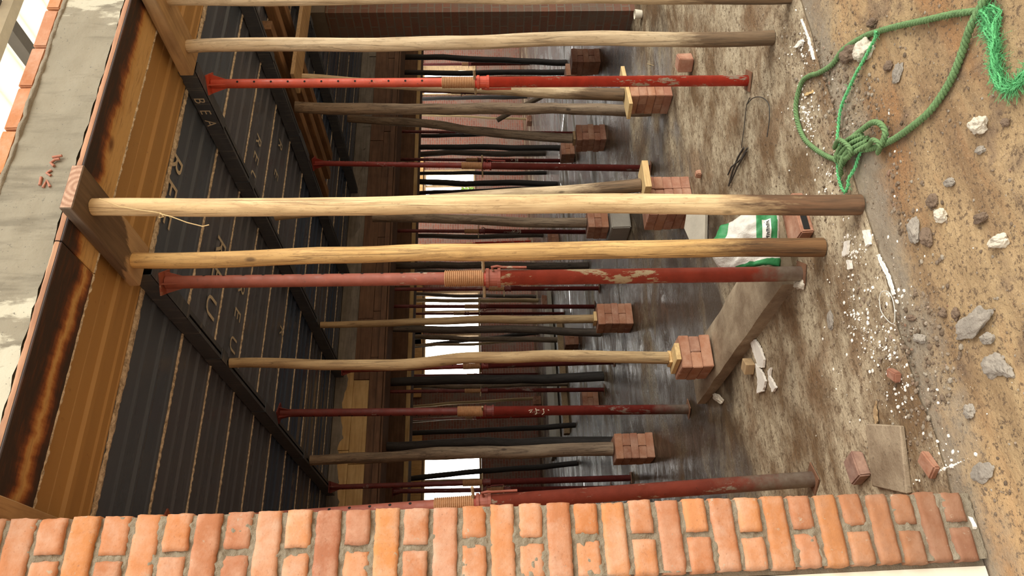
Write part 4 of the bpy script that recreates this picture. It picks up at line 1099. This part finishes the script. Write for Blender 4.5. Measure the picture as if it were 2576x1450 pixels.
def fuzz(mb, pts, n, ln, rad=.00062, mi=0):
    for _ in range(n):
        i = random.randrange(len(pts)-1); t = random.random(); p = pts[i].lerp(pts[i+1], t)+Vector((random.gauss(0,.006),random.gauss(0,.006),random.uniform(0,.01)))
        d = Vector((random.gauss(0,1),random.gauss(0,1),random.gauss(.25,.4))).normalized()*ln*random.uniform(.4,1.1); e = Vector((random.gauss(0,1),random.gauss(0,1),0))*ln*.25
        g_ = Vector((random.gauss(0,1),random.gauss(0,1),-.3))*ln*.3; q = [p, p+d*.35+e*.5, p+d*.7+e+g_*.4, p+d+e+g_]; q = [Vector((a.x, a.y, max(a.z, .003))) for a in q]; mb.tube(q, rad, 3, mi, False)
random.seed(21)
ro_ = empty('green_rope', gp(2140,385,0), 'long green rope looped and knotted on the muddy ground', 'rope')
def rpart(name, mb, mat):
    o = mb.build(name, mat, parent=ro_); o.matrix_parent_inverse = Matrix.Translation(ro_.location).inverted(); o.location = (0,0,0); return o
mb = MB()
loopA = [(2500,-30),(2486,5),(2478,24),(2445,30),(2400,36),(2340,50),(2265,66),(2215,78),(2175,92),(2125,125),(2097,162),(2067,184),(2046,190),(2024,208),(2012,258),(2014,300),(2030,345),(2060,375),(2098,397),(2125,402),(2135,385),(2160,362),(2190,348)]
rope_tube(mb, [gp(x,y,.012 if 6 < i < 14 else .016) for i,(x,y) in enumerate(loopA)], .0115)
loopB = [(2510,-40),(2482,14),(2456,68),(2430,125),(2405,188),(2380,232),(2350,280),(2315,312),(2270,343),(2240,358),(2210,370),(2180,376),(2160,372)]
rope_tube(mb, [gp(x,y,.026 if i in (1,2) else .016) for i,(x,y) in enumerate(loopB)], .0125)
lp = [(2236,362),(2246,335),(2236,313),(2216,308),(2192,322),(2165,342),(2142,362),(2128,385),(2122,405)]
rope_tube(mb, [gp(x,y,.034) for x,y in lp], .0115)
fz = [gp(x,y,.02) for x,y in loopA[3:9]]; fuzz(mb, fz, 60, .014)
rpart('main_rope', mb, M['rope'])
mb = MB()
for off in ((0,0),(9,10),(-8,-9),(16,18)):
    rope_tube(mb, [gp(2124+off[0]*.4,412+off[1]*.3,.02), gp(2140+off[0],384+off[1]*.6,.045), gp(2165+off[0],360+off[1],.045), gp(2188+off[0]*.6,346+off[1],.03)], .010)
rope_tube(mb, [gp(2118,372,.03), gp(2150,352,.07), gp(2176,376,.065), gp(2158,398,.05), gp(2126,392,.03)], .010)
rope_tube(mb, [gp(2128,440,.018), gp(2140,420,.04), gp(2148,395,.05), gp(2160,370,.04)], .010)
rope_tube(mb, [gp(2215,385,.02), gp(2238,366,.045), gp(2224,352,.05), gp(2200,366,.03), gp(2190,378,.02)], .010)
rpart('knot', mb, M['rope'])
mb = MB()
thin = [(2216,78),(2210,92),(2197,118),(2180,150),(2163,182),(2147,212),(2134,240),(2124,268),(2119,296),(2117,320),(2119,345),(2123,375),(2120,410),(2121,440),(2128,468),(2138,484),(2146,470),(2148,450),(2158,425),(2168,395),(2180,370)]
rope_tube(mb, [gp(x,y,.020 if i > 0 else .03) for i,(x,y) in enumerate(thin)], .0072, 2, .035)
tp = [gp(x,y,.014) for x,y in thin]; fuzz(mb, tp[:10], 170, .016); fuzz(mb, tp[10:], 120, .012)
rpart('thin_strand', mb, M['rope_b'])
mb = MB()
fr = [(2480,26),(2494,52),(2506,80),(2514,108),(2518,140),(2520,172),(2524,200),(2540,222),(2562,216),(2582,200),(2600,170)]
fr2 = [(2488,20),(2508,20),(2520,28),(2518,48),(2514,75),(2520,100)]
for _ in range(14):
    q = [gp(x+random.gauss(0,4), y+random.gauss(0,4), random.uniform(.006,.034)) for x,y in fr]; rope_tube(mb, q, .0042, 2, .03, .01, 4)
for _ in range(5):
    q = [gp(x+random.gauss(0,2.5), y+random.gauss(0,2.5), random.uniform(.006,.03)) for x,y in fr2]; rope_tube(mb, q, .0042, 2, .03, .01, 4)
fuzz(mb, [gp(x,y,.014) for x,y in fr], 1500, .034); fuzz(mb, [gp(x,y,.014) for x,y in fr2], 160, .018)
fuzz(mb, [gp(2492,58,.014), gp(2482,74,.012)], 120, .02)
rpart('frayed_end', mb, M['rope_b'])

# ------------------------------------------------------------------ stones, rubble, litter
def rock(lab, x, y, sx, sy, h, mat, seed, rot=0, name='stone', cat='stone', flat=.5, sub=2):
    """sx, sy in photo pixels across the picture's y and x; h metres"""
    p = on_z(x, y, 0); d = depth(p); wx = sx*d/F_PX; wy = sy*d/F_PX
    dd = ray(x, y); wy = wy/max(.15, abs(dd.z)/sqrt(dd.x**2+dd.y**2)) if wy > 0 else .05
    bm = bmesh.new(); bmesh.ops.create_icosphere(bm, subdivisions=sub+2, radius=1)
    for v_ in bm.verts:
        n_ = v_.co.copy(); f = 1+.42*nz(n_, 1.3, seed)+.20*nz(n_, 3.3, seed+2)+.07*nz(n_, 9, seed+4)
        q = n_*f; v_.co = Vector((q.x*wx/2, q.y*wy/2, max(-.2, q.z*flat+.25)*h))
    me = bpy.data.meshes.new(name); bm.to_mesh(me); bm.free(); me.materials.append(mat)
    o = bpy.data.objects.new(name, me); COL.objects.link(o)
    z = ground_z(p.x,p.y) if p.y < 2.45 else floor_z(p.x,p.y)+.001
    o.location = (p.x, p.y, z); o.rotation_euler = (0,0,-YAW+rot); return tag(o, lab, cat)
RK = [
 ('big flat grey mortar slab at the near side of the muddy ground', 2450,812, 58,95,.035,'stone',1,.5),
 ('smaller grey chip touching the big flat slab', 2484,852, 30,30,.025,'stone',2,.3),
 ('grey mortar flake pair, larger piece, near the brick wall side', 2498,920, 60,58,.03,'stone',3,.4),
 ('grey mortar flake pair, smaller piece, near the brick wall side', 2528,930, 32,36,.03,'stone',4,-.5),
 ('long grey stone flake near the foot of the tallest log', 2305,580, 62,26,.03,'stone',5,.2),
 ('brown flake lying against the long grey flake', 2336,597, 48,24,.03,'stone_dark',6,.5),
 ('chalky white stone inside the open ground beyond the rope', 2469,314, 42,34,.045,'stone_pale',7,0),
 ('small grey pebble below the chalky stone', 2470,378, 20,20,.02,'stone',8,0),
 ('dark round pebble near the chalky stone', 2527,309, 20,20,.02,'stone_dark',9,0),
 ('grey stone in line with the tallest log foot', 2390,459, 22,24,.02,'stone',10,0),
 ('pale lumpy stone below the long grey flake', 2368,542, 34,30,.035,'stone_pale',11,0),
 ('brown stone beside the pale lumpy stone', 2346,506, 34,20,.025,'stone_dark',12,0),
 ('pale and grey pitted stone at the right of the mud', 2513,607, 32,42,.04,'stone_pale',13,.2),
 ('brown stone between two pale ones', 2464,549, 24,34,.025,'stone_dark',14,.2),
 ('dark grey flat stone inside the rope loop', 2256,186, 34,30,.018,'stone',15,.8),
 ('brown stone above the flat grey one in the rope loop', 2233,165, 26,18,.025,'stone_dark',16,0),
 ('large mortar lump with white crust inside the rope loop', 2172,128, 48,40,.05,'stone_pale',17,0),
 ('dark mud lump beside the rope, next to the crusted lump', 2135,133, 44,34,.045,'stone_dark',18,0),
 ('dark mud lump touching the rope on its far side', 2193,57, 20,20,.03,'stone_dark',19,0),
 ('grey flake near the brick wall foot', 2470,1190, 46,60,.02,'stone',20,.4),
 ('small grey slab stones close to the mortar flakes', 2433,1035, 36,24,.025,'stone',21,.2),
 ('grey rounded stone in the gravel band', 2314,852, 24,26,.03,'stone',22,0),
 ('dark stone in the middle of the tan mud', 2370,788, 22,16,.025,'stone_dark',23,0),
 ('second dark stone in the middle of the tan mud', 2402,790, 32,16,.025,'stone_dark',24,0),
 ('small brown stone near the loop of wire', 2290,800, 16,20,.02,'stone_dark',25,0),
 ('pale mortar lump at the foot of the chipped red prop', 2016,717, 24,26,.03,'stone_pale',26,0),
 ('grey stone lying on the dry floor by the concrete strip', 2090,805, 46,16,.012,'stone',27,0),
 ('pale stone on the wet floor near the scribbled prop', 1812,1003, 20,22,.03,'stone_pale',28,0),
]
for lab, x, y, sx, sy, h, mt, sd, rt_ in RK: rock(lab, x, y, sx, sy, h, M[mt], sd, rt_)
# pale concrete fragment leaning behind the tallest log
p = on_floor(1783,575)
mb = MB(); poly = [(-.16,0),(.10,-.02),(.14,.20),(.02,.24),(-.15,.12)]
mb.prism(poly, 0, .03, 0, Matrix.Translation(p+Vector((0,.0,.012))) @ Matrix.Rotation(-YAW,4,'Z') @ Matrix.Rotation(radians(18),4,'X'))
tag(mb.build('concrete_fragment', M['concrete_pale'], bevel=.005), 'pale flat concrete fragment behind the tallest log', 'fragment')
# loose bricks and pieces
def loose(lab, x, y, rz, mat='brick_obj', dims=(BL,BW,BH), tilt=0, name='brick', z=None):
    p = on_floor(x, y); mb = MB(); mb.box((-dims[0]/2,-dims[1]/2,0),(dims[0]/2,dims[1]/2,dims[2]), 0, .004)
    o = mb.build(name, M[mat], loc=Vector((p.x,p.y,p.z+.004 if z is None else z)), bevel=.006, segs=2); o.rotation_euler = (0,tilt,rz); return tag(o, lab, 'brick')
loose('half brick standing on the floor in front of the brown pier', 1742,158, .4, dims=(.11,.10,.11))
loose('dark brown brick piece lying between the mud tile and the brick wall', 2172,1178, .2, 'brick_old', (.105,.10,.05))
loose('orange brick half buried at the brick wall foot', 2350,1170, .5, dims=(.08,.06,.03))
b_ = loose('rust-stained brick with a dark slot at the foot of the golden log', 2022,556, .05, dims=(.23,.15,.062))
mb = MB(); mb.box((-.10,-.0775,.016),(.0,-.0745,.046)); mb.build('dark_slot', M['black'], parent=b_, loc=(0,0,0), bevel=.001)
loose('tiny broken brick bit on the floor near the pine-topped stack', 1765,438, .3, dims=(.05,.045,.04))
loose('brick chip beside foam crumbs in the gravel band', 2262,945, .8, dims=(.06,.04,.03))
p = on_floor(2243,1150); mb = MB(); mb.box((-.12,-.12,0),(.12,.12,.022), 0, .004); o = mb.build('clay_tile', M['mud_plinth'], loc=Vector((p.x,p.y,.003)), bevel=.004); o.rotation_euler = (.02,0,-.36); tag(o, 'mud covered square tile lying near the brick wall', 'tile')
p = on_floor(1895,922); mb = MB(); mb.box((-.035,-.035,0),(.035,.035,.055)); o = mb.build('timber_offcut', M['tim_tan'], loc=p+Vector((0,0,.003)), bevel=.003); o.rotation_euler = (0,0,.6); tag(o, 'small square timber offcut beside torn foam', 'offcut')
def sheet(lab, pts, z, mat, name, t=.012):
    q = [on_z(x,y,0) for x,y in pts]; mb = MB(); P2 = [(a.x,a.y) for a in q]
    # orientation
    ar = sum(P2[i][0]*P2[(i+1)%len(P2)][1]-P2[(i+1)%len(P2)][0]*P2[i][1] for i in range(len(P2)))
    if ar < 0: P2.reverse()
    rag = []
    for i_ in range(len(P2)):
        a = Vector((*P2[i_],0)); b = Vector((*P2[(i_+1)%len(P2)],0)); m_ = max(1, int((b-a).length/.009)); nn = Vector(((b-a).y, -(b-a).x, 0)).normalized()
        for q_ in range(m_):
            c_ = a.lerp(b, q_/m_)+nn*random.gauss(0, .0022); rag.append((c_.x, c_.y))
    mb.prism(rag, z, z+t)
    n_ = len(rag); mb.v = [(x_, y_, zz_+(.003*nz((x_,y_,0), 60, 3) if zz_ > z else 0)) for x_,y_,zz_ in mb.v]
    return tag(mb.build(name, mat), lab, 'foam' if 'foam' in name else 'chip')
sheet('torn white foam strip on the floor, long upper piece', [(1893,862),(1905,855),(1918,875),(1928,905),(1926,925),(1915,925),(1905,900)], .004, M['foam'], 'foam_piece')
sheet('torn white foam strip on the floor, forked lower piece', [(1906,915),(1915,925),(1925,940),(1932,960),(1925,985),(1910,990),(1912,955)], .004, M['foam'], 'foam_piece')
sheet('curled pale foam scrap beside the forked foam strip', [(1938,932),(1945,926),(1942,945),(1958,975),(1950,988),(1940,960)], .004, M['foam'], 'foam_piece')
sheet('white foam bar lying in front of the golden log foot', [(2178,580),(2192,578),(2196,615),(2186,620)], .004, M['foam'], 'foam_piece')
sheet('white foam bar nearest the golden log foot', [(2132,608),(2142,606),(2138,640),(2126,645)], .004, M['foam'], 'foam_piece')
sheet('short white foam bar beside a wood chip in the gravel', [(2138,655),(2147,655),(2148,676),(2140,678)], .004, M['foam'], 'foam_piece')
sheet('white foam stick at the brick wall foot', [(2432,1285),(2442,1283),(2464,1325),(2456,1332)], .006, M['foam'], 'foam_piece')
sheet('white foam flake by the buried rope', [(2003,118),(2010,112),(2022,98),(2028,104),(2014,120)], .004, M['foam'], 'foam_piece')
sheet('thin white edge strip on the slab by the rope', [(2018,48),(2021,48),(2040,98),(2053,150),(2049,151),(2036,100)], .003, M['foam'], 'foam_strip', .006)
sheet('thin white edge strip along the slab by the wire loop', [(2210,642),(2216,640),(2240,690),(2256,740),(2250,742),(2236,700)], .003, M['foam'], 'foam_strip', .006)
sheet('yellow wood chip near the buried rope end', [(2028,236),(2048,228),(2050,233),(2030,243)], .004, M['tim_pale'], 'wood_chip', .006)
sheet('long ochre wood sliver on the dry floor', [(2202,1035),(2210,1010),(2212,1060),(2208,1070)], .004, M['tim_tan'], 'wood_chip', .006)
# scattered crumbs and gravel: uncountable stuff
def scatter(name, mat, n, sampler, smin, smax, lab, seed, power=2.2):
    random.seed(seed); mb = MB()
    base = [Vector(v_).normalized() for v_ in ((1,1,1),(-1,-1,1),(-1,1,-1),(1,-1,-1),(1,-.2,.3),(-.3,1,.1))]
    ico = bmesh.new(); bmesh.ops.create_icosphere(ico, subdivisions=1, radius=1); IV = [v_.co.copy() for v_ in ico.verts]; IF = [tuple(v_.index for v_ in f.verts) for f in ico.faces]; ico.free()
    for _ in range(n):
        X, Y = sampler(); s = smin+(smax-smin)*random.random()**power
        z = (ground_z(X,Y) if Y < 2.46 else floor_z(X,Y)+.002)
        rz = random.uniform(0,pi); sc = Vector((random.uniform(.7,1.3), random.uniform(.6,1.1), random.uniform(.4,.8)))*s; sd = random.uniform(0,50)
        vs = []
        for v_ in IV:
            q = v_*(1+.3*nz(v_, 1.5, sd)); q = Vector((q.x*sc.x, q.y*sc.y, q.z*sc.z))
            vs.append((X+q.x*cos(rz)-q.y*sin(rz), Y+q.x*sin(rz)+q.y*cos(rz), z+q.z+sc.z*.3))
        mb.add(vs, IF)
    return tag(mb.build(name, mat, loc=Vector((0,0,0))), lab, name.split('_')[-1], None, 'stuff')
def s_band():
    while True:
        X = random.uniform(.45, 3.6); Y = random.gauss(2.42, .14)
        if nz((X,Y,0), 2.2, 13) > -.15 and (X > .56 or Y < 2.3): return X, Y
def s_ground():
    while True:
        X = random.uniform(0.05, 3.2); Y = random.uniform(1.5, 2.5)
        if nz((X,Y,0), 2.6, 17) > random.uniform(-.35,.25): return X, Y
def s_floor():
    while True:
        X = random.uniform(.7, 4); Y = 2.5+abs(random.gauss(0,.45))
        if not (PX0-.03 < X < PX1+.03 and Y > PY0-.03): return X, Y
scatter('gravel', M['gravel'], 2600, s_band, .002, .012, 'loose gravel and mortar crumbs along the slab edge', 31, 4)
scatter('mud_grit', M['gravel'], 1800, s_ground, .0015, .007, 'grit scattered over the muddy ground', 32, 3)
def s_foam():
    c_ = random.choice(((2025,120),(2030,285),(2018,265),(2085,450),(2150,630),(2230,860),(2260,955),(2185,850),(2250,745),(2390,1190),(2150,800),(2035,300)))
    sp_ = random.choice((.05,.05,.12,.3)); p = on_z(*c_, 0); return max(.6,p.x+random.gauss(0,sp_)), p.y+random.gauss(0,sp_*.7)
scatter('foam_crumbs', M['foam'], 950, s_foam, .0012, .0085, 'white foam crumbs strewn along the slab edge', 33)
scatter('floor_grit', M['gravel'], 900, s_floor, .0015, .006, 'fine grit on the floor just inside the opening', 34, 2.5)
# twigs, wires
def crom(pts, n=6):
    P_ = [pts[0]]+list(pts)+[pts[-1]]; out = []
    for i in range(1, len(P_)-2):
        p0,p1,p2,p3 = P_[i-1],P_[i],P_[i+1],P_[i+2]
        for kk in range(n):
            t = kk/n; out.append(.5*((2*p1)+(p2-p0)*t+(2*p0-5*p1+4*p2-p3)*t*t+(3*p1-p0-3*p2+p3)*t*t*t))
    return out+[pts[-1]]
def twig(lab, pts, rad, mat, name='twig', z=.012, cat='twig'):
    mb = MB(); mb.tube(crom([on_z(x,y,0)+Vector((0,0,z)) for x,y in pts]), rad, 6); return tag(mb.build(name, mat), lab, cat)
mb = MB()
for pts, rd in (([(1838,468),(1848,430),(1862,395),(1876,372)], .006), ([(1842,460),(1860,420),(1884,380)], .005), ([(1836,440),(1845,420),(1870,400),(1886,372)], .005), ([(1870,372),(1876,330),(1880,290),(1884,262),(1892,245)], .003)):
    mb.tube([on_z(x,y,0)+Vector((0,0,.012)) for x,y in pts], rd, 6)
tag(mb.build('twig_bundle', M['wire']), 'dark twisted twig bundle on the dry floor', 'twig')
twig('curved dark wire arching over the dry floor by the twig bundle', [(1886,262),(1900,247),(1922,245),(1940,262),(1942,300),(1936,345)], .003, M['wire'], 'bent_wire', .014, 'wire')
twig('thin pale wire loop in the gravel', [(2222,752),(2228,735),(2246,735),(2258,760),(2262,800),(2256,815),(2238,800),(2226,780),(2222,752)], .0016, M['wire_pale'], 'wire_loop', .016, 'wire')
twig('straw stalk on the floor before the dark corner', [(1528,158),(1540,152),(1574,146),(1622,139)], .0022, M['straw'], 'straw_stalk', .02, 'straw')
twig('bent straw stalk above the bright red prop', [(1606,149),(1625,158),(1650,165)], .0022, M['straw'], 'straw_stalk', .02, 'straw')
# cup near the pier
p = on_floor(1616,36); mb = MB(); mb.lathe([(0,0),(.035,0),(.038,.008),(.046,.07),(.043,.07),(.035,.010),(0,.010)], 20)
tag(mb.build('plastic_cup', M['plaster'], loc=p+Vector((0,0,.004))), 'white plastic cup at the foot of the brown pier', 'cup')
# tie wire on tallest log
twig('frayed tie wire hanging from the tallest log', [(320,548),(350,530),(395,536),(430,545),(470,560),(510,572),(528,565)], .0022, M['straw'], 'tie_wire', 0, 'wire')
tw = bpy.data.objects['tie_wire']; 
mb = MB(); tp_ = [at_d(x,y,2.93) for x,y in ((250,500),(300,520),(345,528),(405,536),(412,546),(400,548),(402,538),(430,545),(470,560),(510,570),(526,566))]
mb.tube(tp_, .0022, 6); me_old = tw.data; nw = mb.build('tmp_', M['straw']); tw.data = nw.data; tw.location = nw.location; bpy.data.objects.remove(nw)

# ------------------------------------------------------------------ light and camera
w = bpy.data.worlds.new('sky'); SC.world = w; w.use_nodes = True
nt = w.node_tree; bg = nt.nodes['Background']
tc = nt.nodes.new('ShaderNodeTexCoord'); sp = nt.nodes.new('ShaderNodeSeparateXYZ'); cr = nt.nodes.new('ShaderNodeValToRGB')
nt.links.new(tc.outputs['Generated'], sp.inputs[0]); nt.links.new(sp.outputs[2], cr.inputs[0])
cr.color_ramp.elements[0].position = 0; cr.color_ramp.elements[0].color = (1.0,.95,.86,1)
cr.color_ramp.elements[1].position = .7; cr.color_ramp.elements[1].color = (.97,.97,.95,1)
nt.links.new(cr.outputs[0], bg.inputs[0]); 
def wm(op, a, b):
    x = nt.nodes.new('ShaderNodeMath'); x.operation = op
    for i_, v_ in enumerate((a, b)):
        if isinstance(v_, (int, float)): x.inputs[i_].default_value = v_
        else: nt.links.new(v_, x.inputs[i_])
    return x.outputs[0]
def wr(src, a, b):
    x = nt.nodes.new('ShaderNodeMapRange'); x.interpolation_type = 'SMOOTHSTEP'; nt.links.new(src, x.inputs[0])
    x.inputs[1].default_value = a; x.inputs[2].default_value = b; return x.outputs[0]
haze = wm('MULTIPLY', wr(sp.outputs[1], .35, .85), wm('SUBTRACT', 1.0, wr(sp.outputs[2], .18, .5)))
nt.links.new(wm('ADD', 1.45, wm('MULTIPLY', haze, 7.0)), bg.inputs[1])
sl = bpy.data.lights.new('sun', 'SUN'); sl.energy = 2.7; sl.angle = radians(50); sl.color = (1,.95,.86)
so = bpy.data.objects.new('sun', sl); COL.objects.link(so)
so.rotation_mode = 'QUATERNION'; so.rotation_quaternion = Vector((.42,-.72,.55)).to_track_quat('Z','Y')

cd = bpy.data.cameras.new('camera'); co = bpy.data.objects.new('camera', cd); COL.objects.link(co)
Zc = -FW; Xc = -UP; Yc = RT
co.matrix_world = Matrix(((Xc.x,Yc.x,Zc.x,CAM.x),(Xc.y,Yc.y,Zc.y,CAM.y),(Xc.z,Yc.z,Zc.z,CAM.z),(0,0,0,1)))
cd.sensor_fit = 'HORIZONTAL'; cd.sensor_width = 36; cd.lens = F_PX/2576*36; cd.clip_start = .05; cd.clip_end = 300
SC.camera = co
vs_ = SC.view_settings; vs_.view_transform = 'Standard'; vs_.look = 'None'; vs_.gamma = 1; vs_.use_curve_mapping = False; vs_.exposure = 0.2
SC.cycles.max_bounces = 8; SC.cycles.diffuse_bounces = 5; SC.cycles.use_denoising = True
